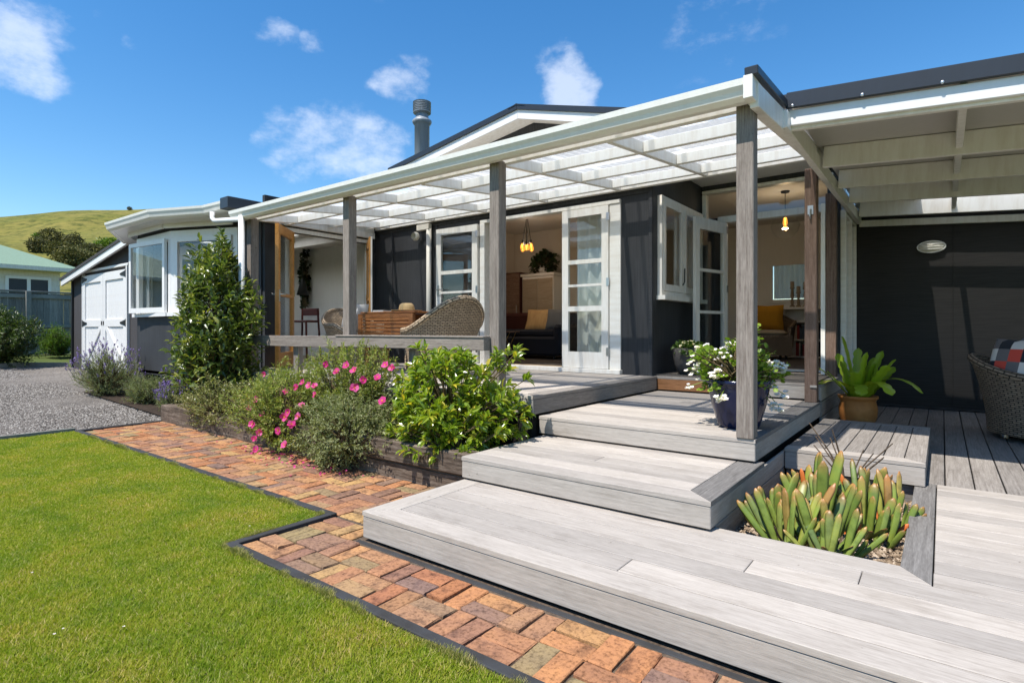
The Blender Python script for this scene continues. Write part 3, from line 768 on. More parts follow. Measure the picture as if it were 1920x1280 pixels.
# vertical battens and cover strips on the front wall
for x in (-7.17, -6.80, -6.05, -5.83, -2.545):
    bb('batten', x - .022, x + .022, YW - .014, YW - .001, .42, 2.64, 'black_wall', house)
bb('batten', -7.2, -2.53, YW - .016, YW - .002, 2.605, 2.655, 'black_wall', house)
# rooms behind the doors
mk('floor', box(-7.09, -.95, 5.92, 11.4, .55, .605), 'carpet', house)
mk('floor', box(-11.1, -7.2, 4.04, 6.4, .55, .595), 'pale_wood', house)
mk('ceiling', box(-7.1, -.9, 5.92, 11.5, 3.08, 3.14), 'ceiling_white', house)
mk('ceiling', join(box(-11.2, -7.2, 4.05, 4.2, 2.66, 2.70), box(-11.2, -7.2, 5.3, 6.45, 2.66, 2.70), box(-11.2, -10.6, 4.2, 5.3, 2.661, 2.699), box(-8.0, -7.2, 4.2, 5.3, 2.661, 2.699)), 'ceiling_white', house)
mk('added_skylight', box(-10.62, -7.98, 4.18, 5.32, 2.825, 2.832), 'opal_acrylic', house)  # unseen frosted roof light, added to bring soft daylight into the wing room
wall('interior_wall', 'x', -7.15, -4.3, 9.4, 9.5, .6, 3.08, [], 'room_wall')
wall('interior_wall', 'y', 9.502, 11.4, -4.4, -4.3, .6, 3.08, [], 'room_wall')
wall('interior_wall', 'x', -4.4, -.86, 11.4, 11.5, .0, 3.12, [(-2.55, -1.85, 1.65, 2.42)], 'room_white')
wall('interior_wall', 'y', 5.972, 9.398, -7.19, -7.10, .6, 3.08, [], 'room_wall')
wall('interior_wall', 'x', -11.2, -7.322, 6.4, 6.48, .58, 2.80, [], 'room_white')
wall('interior_wall', 'y', 4.04, 6.4, -11.25, -11.15, .58, 2.80, [(4.6, 5.8, 1.3, 2.4)], 'room_white')
wall('wall', 'y', 8.5, 11.5, -.96, -.88, .1, 3.12, [], 'black_wall')
mk('beam', box(-11.1, -7.33, 5.45, 5.57, 2.50, 2.658), 'ceiling_white', house)
# roofs
def roof_plane(name, pts, th, mat, parent): # pts: 4 corners ccw from above
    v = [Vector(p) for p in pts]; n = (v[1] - v[0]).cross(v[3] - v[0]).normalized()
    V = [tuple(p) for p in v] + [tuple(p - n * th) for p in v]
    return mk(name, (V, [(0, 1, 2, 3), (7, 6, 5, 4)] + [(i, 4 + i, 4 + (i + 1) % 4, (i + 1) % 4) for i in range(4)]), mat, parent)
PX, PZ, SL, SR, YG = -4.64, 4.17, .158, .27, 6.2
def rz_(x): return PZ - (PX - x) * SL if x < PX else PZ - (x - PX) * SR
roof_plane('roof', [(-7.3, YG, rz_(-7.3)), (PX, YG, PZ), (PX, 12.2, PZ), (-7.3, 12.2, rz_(-7.3))], .05, 'dark_roof', house)
roof_plane('roof', [(PX, YG, PZ), (-2.0, YG, rz_(-2.0)), (-2.0, 12.2, rz_(-2.0)), (PX, 12.2, PZ)], .05, 'dark_roof', house)
mk('ridge_cap', prism([(PX - .14, PZ - .02), (PX, PZ + .022), (PX + .14, PZ - .036), (PX, PZ + .004)], 'y', YG - .02, 12.2), 'dark_metal', house)
for x0, x1 in ((-7.3, PX - .002), (PX + .002, -2.0)):
    mk('barge_board', prism([(x0, rz_(x0) - .175), (x1, rz_(x1) - .175), (x1, rz_(x1) - .056), (x0, rz_(x0) - .056)], 'y', YG + .012, YG + .04), 'white_gloss', house)
    mk('barge_cap', prism([(x0, rz_(x0) - .054), (x1, rz_(x1) - .054), (x1, rz_(x1) + .02), (x0, rz_(x0) + .02)], 'y', YG - .012, YG + .01), 'dark_metal', house)
    mk('soffit', prism([(x0, rz_(x0) - .12), (x1, rz_(x1) - .12), (x1, rz_(x1) - .10), (x0, rz_(x0) - .10)], 'y', YG + .042, 6.6), 'white_paint', house)
mk('gable_wall', prism([(-7.2, 2.9), (-2.52, 2.9), (-2.52, rz_(-2.52) - .11), (PX, PZ - .13), (-7.2, rz_(-7.2) - .13)], 'y', 6.6, 6.66), 'black_wall', house)
mk('roof', box(-7.25, -2.5, 5.80, 6.62, 2.95, 2.985), 'dark_roof', house)
mk('roof', box(-2.56, -.84, 5.87, 12.2, 3.16, 3.24), 'dark_roof', house)
mk('porch_soffit', box(-2.519, -.93, 5.87, 7.418, 2.97, 3.0), 'ceiling_white', house)
mk('roof', join(box(-11.3, -7.0, 4.06, 4.2, 2.76, 2.82), box(-11.3, -7.0, 5.3, 6.7, 2.76, 2.82), box(-11.3, -10.6, 4.2, 5.3, 2.761, 2.819), box(-8.0, -7.0, 4.2, 5.3, 2.761, 2.819)), 'dark_roof', house)
gl = mk('porch_light', xf(lathe([(.002, -.13), (.05, -.12), (.085, -.08), (.09, -.04), (.06, 0)], 16), (-1.75, 6.3, 2.968)), 'light_glass', house, smooth=True)
# flue
fl = mk('flue', lathe([(.135, 3.4), (.135, 4.82), (.15, 4.83), (.175, 4.87), (.175, 4.90), (.14, 4.93), (.115, 4.96), (.115, 5.06), (.0, 5.06)], 24, (-7.55, 7.2, 0)), 'flue_metal', house, smooth=True)
mk('cowl', lathe([(.10, 5.02), (.16, 5.04)] + [p for k in range(6) for p in ((.165, 5.055 + .03 * k), (.150, 5.068 + .03 * k))] + [(.165, 5.235), (.0, 5.245)], 24, (-7.55, 7.2, 0)), 'flue_metal', fl)
mk('flashing', lathe([(.26, 3.60), (.19, 3.76), (.145, 3.80)], 24, (-7.55, 7.2, 0)), 'dark_metal', fl)

# ---- doors: part (frame of stiles and rails) > pane, handle, hinge
def leaf(name, hinge, ang, w, h, z0, panes, mat='white_paint', st=.09, th=.04, back=None, handle=None, parent=house, flip=1, hinges=(.2, 1.0, 1.75), hmat='steel'):
    """hinge: (x,y); ang: direction of the leaf from its hinge; panes: list of (low, high) above the leaf's foot"""
    def solid(y0, y1):
        bs = [box(0, st, y0, y1, 0, h), box(w - st, w, y0, y1, 0, h)]; zs = [0] + [q for p in panes for q in p] + [h]
        for a, b in zip(zs[0::2], zs[1::2]): bs.append(box(st, w - st, y0 + .002, y1 - .002, a, b))
        return join(*bs)
    o = mk(name, solid(-th / 2, th / 2 if back is None else 0), mat, parent, (hinge[0], hinge[1], z0), rotz=ang)
    if back: mk('outer_face', solid(.0005, th / 2), back, o, local=True)
    for a, b in panes: mk('pane', box(st - .004, w - st + .004, -.004, .004, a - .004, b + .004), 'glass', o, local=True)
    if handle:
        hx = w - st / 2
        for s_ in (-1, 1):
            mk('handle', join(box(hx - .018, hx + .018, s_ * (th / 2 + .003) - .004, s_ * (th / 2 + .003) + .004, handle - .09, handle + .06), tube([(hx, s_ * th / 2, handle), (hx, s_ * (th / 2 + .045), handle), (hx - .10, s_ * (th / 2 + .045), handle)], .008, 6)), 'steel', o, local=True)
    for hz in hinges:
        if hz < h: mk('hinge', box(-.012, .022, -th / 2 - .006, th / 2 + .006, hz - .045, hz + .045), hmat, o, local=True)
    return o
FP = [(.19, .67), (.73, .96), (.99, 1.23), (1.28, 1.79)]
leaf('french_door', (-3.045, YW - .02), R(180), .62, 1.88, .645, FP, handle=None, st=.085)
leaf('french_door', (-5.0, YW - .05), R(181.5), .755, 1.88, .645, FP, handle=1.02, st=.09)
def casing(parts, mat='white_paint'):
    for p in parts: bb('door_frame', *p, mat, house)
casing([(-4.985, -4.90, YW - .035, YW + .10, .62, 2.53), (-3.04, -2.90, YW - .018, YW + .10, .62, 2.53), (-4.985, -2.90, YW - .03, YW + .10, 2.532, 2.575),
        (-5.02, -2.885, YW - .07, YW + .13, .592, .64)])
mk('curtain', ([(x, 6.06 + .03 * math.sin((x + 4) * 40) + .012 * math.sin((x + 4) * 17), z) for z in (.63, 1.2, 1.8, 2.5) for x in np.linspace(-3.60, -2.70, 90)],
               [(r_ * 90 + i, r_ * 90 + i + 1, (r_ + 1) * 90 + i + 1, (r_ + 1) * 90 + i) for r_ in range(3) for i in range(89)]), 'curtain_cloth', house, smooth=True)
mk('curtain', ([(x, 6.06 + .028 * math.sin((x + 4) * 62) + .012 * math.sin((x + 4) * 23), z) for z in (.63, 1.2, 1.8, 2.5) for x in np.linspace(-5.5, -5.02, 50)],
               [(r_ * 50 + i, r_ * 50 + i + 1, (r_ + 1) * 50 + i + 1, (r_ + 1) * 50 + i) for r_ in range(3) for i in range(49)]), 'curtain_cloth', house, smooth=True)
# orange timber doors of the left wing
OP = [(.20, .93), (.97, 1.73)]
def aim(h, px, w):
    a = ray(px); best = min((abs(math.hypot(a[0] * t - h[0], a[1] * t - h[1]) - w), t) for t in np.arange(5.5, 8.6, .005))[1]
    return math.atan2(a[1] * best - h[1], a[0] * best - h[0])
h1 = (-7.19, 4.40); leaf('timber_door', h1, aim(h1, 519, .70), .70, 1.85, .60, OP, 'door_wood', .075, .045, None, .95, hmat='brass').rotation_mode = 'XYZ'
h2 = (-7.19, 5.69); leaf('timber_door', h2, aim(h2, 695, .70), .70, 1.85, .60, OP, 'door_wood', .075, .045, 'white_paint', None, hmat='brass')
for y0, y1, z0, z1 in [(4.29, 4.36, .6, 2.45), (5.70, 5.77, .6, 2.45)]: bb('door_frame', -7.27, -7.185, y0, y1, z0, z1, 'white_paint', house)
bb('door_frame', -7.27, -7.18, 4.29, 5.77, 2.452, 2.51, 'white_paint', house); bb('door_frame', -7.28, -7.15, 4.29, 5.77, .592, .625, 'white_paint', house)
# glazed door and transom of the porch
leaf('glazed_door', (-2.2, 7.40), math.atan2(-.705, -.161), .72, 1.84, .615, [(.17, .68), (.715, 1.19), (1.225, 1.70)], st=.085, handle=None)
leaf('glazed_door', (-1.10, 7.41), R(-82), .55, 1.84, .615, [(.17, .68), (.715, 1.19), (1.225, 1.70)], st=.08)
casing([(-2.27, -2.205, 7.385, 7.50, .60, 2.46), (-1.098, -1.02, 7.385, 7.50, .60, 2.46), (-2.30, -1.0, 7.38, 7.50, 2.462, 2.545), (-2.30, -.98, 7.36, 7.52, .592, .622),
        (-2.50, -1.0, 7.375, 7.49, 2.86, 2.90), (-2.50, -2.45, 7.38, 7.49, 2.547, 2.858)])
mk('transom_pane', box(-2.45, -1.02, 7.43, 7.438, 2.54, 2.865), 'glass', house)
# glass side of the sun room
for y0, y1 in ((7.44, 7.50), (7.93, 7.97), (8.40, 8.47)): bb('window_frame', -.935, -.875, y0, y1, .16, 2.47, 'white_paint', house)
for z0, z1 in ((.16, .22), (2.41, 2.47)): bb('window_frame', -.93, -.88, 7.502, 8.398, z0, z1, 'white_paint', house)
mk('pane', box(-.908, -.902, 7.50, 8.40, .22, 2.41), 'glass', house)
wall('wall', 'y', 7.50, 8.40, -.93, -.885, 2.472, 3.12, [], 'white_paint')
# kitchen casements on the side wall
def window(name, axis_y, x, y0, y1, z0, z1, n, parent=house, mat='white_paint', out=.05, sash=.055):
    """a window in a wall that faces +x; frame part > sash, pane, sill"""
    fr = .05
    o = mk('window', join(box(x - .06, x + out, y0, y0 + fr, z0, z1), box(x - .06, x + out, y1 - fr, y1, z0, z1), box(x - .058, x + out - .002, y0 + fr, y1 - fr, z1 - fr, z1), box(x - .058, x + out - .002, y0 + fr, y1 - fr, z0, z0 + fr),
                          *[box(x - .055, x + out - .004, y0 + (y1 - y0) * k / n - .03, y0 + (y1 - y0) * k / n + .03, z0 + fr, z1 - fr) for k in range(1, n)]), mat, parent)
    mk('sill', box(x, x + out + .05, y0 - .03, y1 + .03, z0 - .05, z0 - .002), mat, o)
    for k in range(n):
        a = y0 + (y1 - y0) * k / n + (fr if k == 0 else .032); b = y0 + (y1 - y0) * (k + 1) / n - (fr if k == n - 1 else .032)
        a += .004; b -= .004; c = z0 + fr + .004; d = z1 - fr - .004; xs = x + out + .006
        mk('sash', join(box(xs - .03, xs, a, a + sash, c, d), box(xs - .03, xs, b - sash, b, c, d), box(xs - .029, xs - .001, a + sash, b - sash, c, c + sash + .02), box(xs - .029, xs - .001, a + sash, b - sash, d - sash, d)), mat, o)
        mk('pane', box(xs - .018, xs - .012, a + sash - .004, b - sash + .004, c + sash + .01, d - sash + .004), 'glass', o)
    return o
window('window', 1, -2.52, 5.98, 7.32, 1.48, 2.59, 2)
mk('handle', tube([(-2.45, 6.56, 1.62), (-2.43, 6.56, 1.66), (-2.43, 6.57, 1.82)], .008, 6), 'black_iron', house)
# ---- bay window of the wing
A_, B_, C_ = (-10.1, 3.5), (-8.86, 3.5), (-7.78, 3.93)
def facet(p, q, z0, z1, th, name, mat, off=0.0, parent=house):
    d = Vector((q[0] - p[0], q[1] - p[1])); L_ = d.length; a = math.atan2(d.y, d.x)
    return mk(name, box(0, L_, -off, th - off, z0, z1), mat, parent, (p[0], p[1], 0), rotz=a), L_, a
D_, E_ = (-10.9, 3.99), (-7.78, 3.99)
for p, q in ((D_, A_), (A_, B_), (B_, C_)):
    facet(p, q, .42, 1.29, .05, 'bay_panel', 'black_wall'); facet(p, q, 2.42, 2.52, .05, 'bay_head', 'white_gloss', .006); facet(p, q, 2.522, 2.60, .05, 'bay_frieze', 'black_wall', -.01)
    facet(p, q, 1.292, 1.345, .16, 'bay_sill', 'white_gloss', .07)
mk('bay_floor', prism([D_, A_, B_, C_, (-7.8, 4.1), (-10.9, 4.1)], 'z', .44, .48), 'subfloor', house)
def bay_window(p, q, n, opened):
    d = Vector((q[0] - p[0], q[1] - p[1])); L_ = d.length; a = math.atan2(d.y, d.x); z0, z1 = 1.346, 2.419
    fr = .085
    o = mk('window', join(box(0, fr, -.005, .05, z0, z1), box(L_ - fr, L_, -.005, .05, z0, z1), box(fr, L_ - fr, 0, .045, z1 - .03, z1), box(fr, L_ - fr, 0, .045, z0, z0 + .02)), 'white_gloss', house, (p[0], p[1], 0), rotz=a)
    for k in range(n):
        x0 = max(fr, L_ * k / n + .03) + .004; x1 = min(L_ - fr, L_ * (k + 1) / n - .03) - .004; w = x1 - x0
        s_ = mk('sash', join(box(0, .06, -.02, .02, 0, z1 - z0 - .008), box(w - .06, w, -.02, .02, 0, z1 - z0 - .008), box(.06, w - .06, -.019, .019, 0, .075), box(.06, w - .06, -.019, .019, z1 - z0 - .07, z1 - z0 - .008)), 'white_gloss', o, local=True)
        ca, sa = math.cos(R(opened[k])), math.sin(R(opened[k])); s_.location = (x1 - w * ca, -.014 - w * sa - (.02 if opened[k] else 0), z0 + .004); s_.rotation_euler = (0, 0, R(opened[k]))
        pn = mk('pane', box(x0 + .055, x1 - .055, -.014, -.008, z0 + .07, z1 - .06), 'glass', o, local=True)
        if opened[k]:
            pn.rotation_euler = (0, 0, R(opened[k])); pn.location = (x1 - x1 * ca, -.025 - x1 * sa, 0)
    return o
bay_window(A_, B_, 1, [5]); bay_window(B_, C_, 1, [0]); bay_window(D_, A_, 1, [0])
eave = [(-11.35, 3.78), (-10.12, 3.19), (-8.58, 3.2), (-7.72, 3.53), (-7.02, 3.56)]
mk('bay_soffit', prism(eave + [(-7.02, 4.05), (-11.35, 4.05)], 'z', 2.602, 2.62), 'white_gloss', house)
mk('roof', prism(eave + [(-7.02, 4.2), (-11.35, 4.2)], 'z', 2.70, 2.72), 'shed_roof', house)
def strip(path, prof, mat, name, parent):
    """sweep a 2-D profile (outwards, z) along a level path"""
    V = []; Fc = []; n = len(prof)
    for i, p in enumerate(path):
        p = Vector(p); a = (Vector(path[i]) - Vector(path[i - 1])).normalized() if i else None; b = (Vector(path[i + 1]) - p).normalized() if i < len(path) - 1 else None
        t = (a + b).normalized() if a and b else (a or b); nrm = Vector((t.y, -t.x)); k = 1 / max(.3, nrm.dot(Vector(((a or b).y, -(a or b).x))))
        V += [(p.x + nrm.x * u * k, p.y + nrm.y * u * k, z) for u, z in prof]
    for i in range(len(path) - 1):
        for j in range(n):
            j2 = (j + 1) % n; Fc.append((i * n + j, (i + 1) * n + j, (i + 1) * n + j2, i * n + j2))
    Fc += [tuple(range(n)), tuple(reversed(range((len(path) - 1) * n, len(path) * n)))]
    return mk(name, (V, Fc), mat, parent)
GP = [(0, 2.60), (.05, 2.60), (.085, 2.625), (.095, 2.66), (.11, 2.69), (.115, 2.722), (.105, 2.722), (.0, 2.70)]
strip(eave, GP, 'gutter_paint', 'gutter', house)
for p, q in ((D_, A_), (A_, B_), (B_, C_)): facet(p, q, 2.54, 2.605, .03, 'cornice', 'white_gloss', .12)
# white beams over the orange doors, ledger on the front wall
bb('beam', -7.19, -7.13, 3.62, 5.79, 2.53, 2.62, 'white_paint', house); bb('beam', -7.19, -7.15, 3.62, 5.79, 2.622, 2.78, 'white_paint', house)
bb('ledger', -7.12, -.93, YW - .075, YW - .017, 2.657, 2.755, 'white_paint', house)
mk('wall_light', xf(lathe([(.002, -.05), (.035, -.045), (.06, -.02), (.065, .02), (.05, .05)], 16), (-6.17, YW - .09, 2.47), rx=R(90)), 'light_glass', house, smooth=True)
mk('downpipe', tube([(-5.93, YW - .06, .66), (-5.93, YW - .06, 2.56)], .038, 12), 'cream_paint', house, smooth=True)
bb('downpipe_bend', -6.15, -5.90, YW - .10, YW - .03, 2.55, 2.63, 'cream_paint', house)
mk('downpipe', tube([(-6.72, 3.44, .1), (-6.72, 3.44, 2.47)], .036, 12), 'white_gloss', house, smooth=True)
mk('downpipe', tube([(-7.42, 3.42, 2.60), (-7.42, 3.42, 2.52), (-7.36, 3.42, 2.48), (-6.76, 3.44, 2.43), (-6.72, 3.44, 2.38)], .03, 10), 'white_gloss', house, smooth=True)
bb('rain_flashing', -7.18, -6.98, 3.40, 3.95, 2.60, 2.74, 'dark_metal', house)

# ------------------------------------------------------------------ verandah roof on posts
ver = thing('verandah', 'white verandah frame with clear corrugated roof on grey timber posts', 'verandah', (-3.9, 3.6, Z4))
PXS = [-.949, -2.897, -4.849, -6.776]
def zr(y): return 2.44 + .10 * (y - 3.6)
for i, x in enumerate(PXS): bb('post', x - .05, x + .05, 3.56, 3.66, Z3 if i == 0 else Z4, 2.468, 'post_wood', ver, .005)
bb('beam', -6.95, -.905, 3.53, 3.585, 2.47, 2.522, 'gutter_paint', ver); bb('beam', -6.95, -.905, 3.64, 3.69, 2.45, 2.535, 'white_paint', ver)
strip([(-6.97, 3.525), (-.915, 3.525)], [(0, 2.435), (.05, 2.435), (.09, 2.455), (.10, 2.485), (.118, 2.51), (.122, 2.548), (.11, 2.55), (.10, 2.525), (.0, 2.52)], 'gutter_paint', 'gutter', ver)
bb('gutter_stop', -.913, -.86, 3.39, 3.60, 2.42, 2.555, 'white_paint', ver)
rx_ = [-.95 - .974 * k for k in range(1, 7)]
def rafter(x, y0, y1, w=.045, h=.095, name='rafter', mat='white_paint', par=ver):
    return plank(name, (x, y0, zr(y0) + h / 2), (x, y1, zr(y1) + h / 2), w, h, mat, par)
for x in rx_: rafter(x, 3.695, 5.77)
for yk in (4.24, 4.95, 5.60):
    for a, b in zip([-.95] + rx_, rx_ + [-7.12]):
        bb('purlin', b + .024, a - .024, yk - .022, yk + .022, zr(yk) + .004, zr(yk) + .094, 'white_paint', ver)
def corrugated(x0, x1, y0, y1, zf, pitch=.076, amp=.009, along='y'):
    n = int((x1 - x0) / pitch * 6); V = []; Fc = []
    ysx = np.linspace(y0, y1, 4)
    for y in ysx:
        for i in range(n + 1): x = x0 + (x1 - x0) * i / n; V.append((x, y, zf(x, y) + amp * math.sin(2 * math.pi * (x - x0) / pitch)))
    for j in range(3):
        for i in range(n): a = j * (n + 1) + i; Fc.append((a, a + 1, a + n + 2, a + n + 1))
    return V, Fc
for k in range(7): # overlapping clear sheets
    x1 = -.93 - .88 * k; x0 = max(x1 - .93, -7.15)
    mk('roof_sheet', corrugated(x0, x1, 3.53, 5.83, lambda x, y, k=k: zr(y) + .107 + .0015 * k), 'clear_sheet', ver, smooth=True)
# closed right-hand end: barge board with a dark metal cap
plank('barge_board', (-.872, 3.47, zr(3.47) + .03), (-.872, 5.86, zr(5.86) - .03), .05, .14, 'white_paint', ver)
plank('barge_cap', (-.868, 3.39, 2.572), (-.868, 4.22, 2.625), .075, .05, 'dark_metal', ver)
plank('end_beam', (-.925, 3.70, zr(3.70) + .035), (-.925, 5.80, zr(5.8) - .01), .045, .10, 'white_paint', ver)
for x, y, m, z0 in ((-.952, 5.77, 'brown_wood', Z3), (-.952, 6.93, 'brown_wood', Z4)):
    p = bb('post', x - .05, x + .05, y - .05, y + .05, z0, 2.56, m, ver, .005); p['label'] = 'reddish brown post'
mk('hook', join(tube([(-.952, 5.715, 2.19), (-.952, 5.69, 2.18), (-.952, 5.69, 2.12), (-.952, 5.71, 2.10)], .008, 6), box(-.975, -.929, 5.713, 5.721, 2.14, 2.22)), 'steel', ver)
bb('strap', -.955, -.90, 5.71, 5.716, Z4 - .02, Z4 + .002, 'fascia_wood', ver)

# railing between the posts
rail = thing('verandah_railing', 'low grey timber railing along the front of the verandah', 'railing', (-4.85, 3.5, Z4))
bb('rail', -6.72, -4.905, 3.50, 3.555, .91, 1.03, 'post_wood', rail); bb('rail', -4.895, -2.93, 3.47, 3.55, .925, 1.025, 'post_wood', rail); bb('rail_cap', -4.895, -2.93, 3.462, 3.555, 1.027, 1.043, 'post_wood', rail)
for x in (-5.75, -3.86): bb('baluster', x - .045, x + .045, 3.555, 3.62, Z4, .905 if x < -5 else .92, 'post_wood', rail)

# ------------------------------------------------------------------ covered side area
cp = thing('side_canopy', 'white-raftered lean-to canopy with dark roof edge over the side deck', 'canopy', (0, 6, 0))
def zc(x): return 2.455 - .07 * (x + .84)         # underside of the rafters
X1 = 3.0
def crafter(y, w, z0, z1, name, mat, x0=-.84): return plank(name, (x0, y, zc(x0) + (z0 + z1) / 2), (X1, y, zc(X1) + (z0 + z1) / 2), w, z1 - z0, mat, cp)
crafter(4.20, .035, .02, .125, 'fascia', 'white_gloss'); crafter(4.165, .03, .13, .235, 'roof_edge', 'dark_metal')
crafter(4.24, .045, .0, .12, 'rafter', 'white_paint')
for y in (5.40, 6.28, 7.08, 8.02): crafter(y, .045, .012, .185, 'rafter', 'white_paint', -.80)
for k in range(10): mk('screw', xf(lathe([(.0, .006), (.009, .004), (.011, 0)], 8), (-.80 + .40 * k, 4.148, zc(-.80 + .40 * k) + .142), rx=R(90)), 'steel', cp)
for x in (.10, 1.3):
    for y0, y1 in ((4.265, 5.375), (5.425, 6.255), (6.305, 7.055), (7.105, 7.995)): bb('blocking', x - .022, x + .022, y0, y1, zc(x) + .06, zc(x) + .18, 'white_paint', cp)
plank('beam', (-.845, 4.10, 2.50), (-.845, 8.42, 2.50), .05, .12, 'white_paint', cp)
def lean(name, y0, y1, x0, x1, dz, th, mat):
    return mk(name, ([(x0, y0, zc(x0) + dz), (x1, y0, zc(x1) + dz), (x1, y1, zc(x1) + dz), (x0, y1, zc(x0) + dz), (x0, y0, zc(x0) + dz + th), (x1, y0, zc(x1) + dz + th), (x1, y1, zc(x1) + dz + th), (x0, y1, zc(x0) + dz + th)],
                     [(3, 2, 1, 0), (4, 5, 6, 7), (0, 1, 5, 4), (1, 2, 6, 5), (2, 3, 7, 6), (3, 0, 4, 7)]), mat, cp)
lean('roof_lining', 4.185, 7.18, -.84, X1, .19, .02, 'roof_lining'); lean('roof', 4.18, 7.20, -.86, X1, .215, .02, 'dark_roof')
lean('roof_lining', 7.182, 8.12, -.84, -.20, .19, .02, 'ceiling_white'); lean('roof', 7.202, 8.12, -.86, -.20, .215, .02, 'dark_roof')
lean('roof', 8.122, 8.6, -.86, X1, .19, .045, 'ceiling_white')
cs = mk('roof_sheet', ([(x, 7.16 + .97 * i / 78, zc(x) + .197 + .009 * math.sin(i * math.pi / 3)) for x in (-.20, 1.0, 2.0, X1) for i in range(79)], [(r_ * 79 + i, (r_ + 1) * 79 + i, (r_ + 1) * 79 + i + 1, r_ * 79 + i + 1) for r_ in range(3) for i in range(78)]), 'clear_sheet', cp, smooth=True)
for x, y in ((2.9, 4.3), (2.9, 6.6)): bb('post', x - .05, x + .05, y, y + .1, Z1, 2.2, 'brown_wood', cp)
bw = thing('side_wall', 'dark clad wall with an oval bulkhead light behind the side deck', 'wall', (.9, 8.45, Z1))
mk('wall', box(-.88, 3.2, 8.43, 8.52, .05, 2.62), 'dark_side_wall', bw)
for x in (-.86, .10, 1.3, 2.5): bb('batten', x - .004, x + .004, 8.424, 8.4295, .2, 2.42, 'dark_side_wall', bw, .001)
bb('skirting', -.87, 3.0, 8.405, 8.428, .148, .175, 'edging', bw)
crafter(8.41, .03, -.05, .03, 'wall_plate', 'white_paint', -.84)
def bulkhead():
    x, z = -.105, 2.085; o = mk('bulkhead_light', xf(lathe([(.0, .055), (.05, .05), (.075, .03), (.085, 0)], 20), (x, 8.425, z), rx=R(90)), 'light_glass', bw, smooth=True)
    for v in o.data.vertices: v.co.x = x + (v.co.x - x) * 1.5; v.co.z = z + (v.co.z - z) * .75
    ring = [(x + .135 * math.cos(t), 8.395, z + .068 * math.sin(t)) for t in np.linspace(0, 2 * math.pi, 25)]
    mk('guard', join(tube(ring, .008, 6), *[tube([(x - .12, 8.378, z + dz), (x, 8.362, z + dz), (x + .12, 8.378, z + dz)], .005, 5) for dz in (-.03, 0, .03)]), 'white_gloss', o)
bulkhead()

# ------------------------------------------------------------------ wicker chairs
def tub_chair(name, label, loc, rot, mat, group=None, hb=.80, ha=.56, r0=.31, r1=.43, span=132, seat=.40, feet=True, cushion='cushion_cream', sx=1.0):
    """tub chair facing its own +y; shell > rim; seat, cushion, feet"""
    t = thing(name, label, 'chair', loc, rot, group)
    n, m = 48, 12; V = []; U = []; Fc = []
    def hh(th):
        a = abs(th) / span; return ha + (hb - ha) * (math.cos(min(1, a * 1.45) * math.pi) * .5 + .5) - .10 * max(0, a - .8) / .2
    def pt(th, v, inner):
        h = hh(th); z = .06 + (h - .06) * v; fl = (r1 - r0) * (v ** 1.4) * (.45 + .55 * math.cos(R(th) * .66)); r = r0 + fl - (.045 if inner else 0)
        lean_ = -.10 * v ** 2 * max(0, math.cos(R(th)))
        return (sx * r * math.sin(R(th)), -r * math.cos(R(th)) * 1.04 + lean_, z)
    for inner in (0, 1):
        b = len(V)
        for j in range(m + 1):
            for i in range(n + 1):
                th = -span + 2 * span * i / n; v = j / m if not inner else .45 + .55 * j / m
                p = pt(th, v, inner); V.append(p); U.append((R(th) * .38, p[2]))
        for j in range(m):
            for i in range(n):
                a = b + j * (n + 1) + i; q = (a, a + 1, a + n + 2, a + n + 1); Fc.append(q if not inner else q[::-1])
    sh = mk('shell', (V, Fc), mat, t, smooth=True, uv=U, local=True)
    rim = [Vector(pt(-span + 2 * span * i / n, 1, 0)) * .5 + Vector(pt(-span + 2 * span * i / n, 1, 1)) * .5 for i in range(n + 1)]
    rv, rf = tube(rim, .034, 10)
    mk('rim', (rv, rf), mat, t, smooth=True, uv=[(i // 10 * .03, (i % 10) * .012) for i in range(len(rv))], local=True)
    for s_ in (-1, 1):
        p = [Vector(pt(s_ * span, v, 0)) * .5 + Vector(pt(s_ * span, v, 1)) * .5 for v in (0, .25, .5, .75, 1)]
        av, af = tube(p, .03, 8); mk('arm_front', (av, af), mat, t, smooth=True, uv=[(i // 8 * .08, (i % 8) * .012) for i in range(len(av))], local=True)
    yf = -math.cos(R(span)) * r0 + .04; w = sx * r0 * math.sin(R(span)) * .98 + .05
    fv, ff = box(-w, w, yf - .03, yf, .07, seat - .04)
    mk('front_panel', (fv, ff), mat, t, uv=[(v[0] + v[1], v[2]) for v in fv], local=True)
    pts = [(sx * (r0 - .01) * math.sin(R(a)), -(r0 - .01) * math.cos(R(a)) * 1.0) for a in range(-int(span), int(span) + 1, 12)]
    mk('seat', prism([(x, min(y, yf)) for x, y in pts] + [(w, yf), (-w, yf)], 'z', seat - .06, seat - .02), mat, t, uv=[(v[0], v[1]) for v in prism([(x, min(y, yf)) for x, y in pts] + [(w, yf), (-w, yf)], 'z', 0, 1)[0]], local=True)
    if cushion:
        c = mk('seat_cushion', xf(pillow(.50 * sx, .48, .11), (0, -.02, seat + .02), rx=R(90)), cushion, t, smooth=True, local=True)
    if feet:
        for a in (-125, -45, 45, 125): mk('foot', lathe([(.0, 0), (.02, 0), (.022, .07), (.0, .07)], 10, (sx * .27 * math.sin(R(a)), -.27 * math.cos(R(a)), 0)), 'rubber', t, local=True)
    return t
def look(dx, dy): return math.atan2(dy, dx) - math.pi / 2      # heading for a thing that faces its own +y
CH1 = (-4.47, 4.52); CH2 = (-6.28, 4.78); TB = (-5.36, 4.72)
tub_chair('wicker_chair', 'tan wicker tub chair with its rounded back to the railing', (*CH1, Z4), look(-.85, .25), 'wicker_tan', hb=.83, ha=.50, r1=.47, r0=.33)
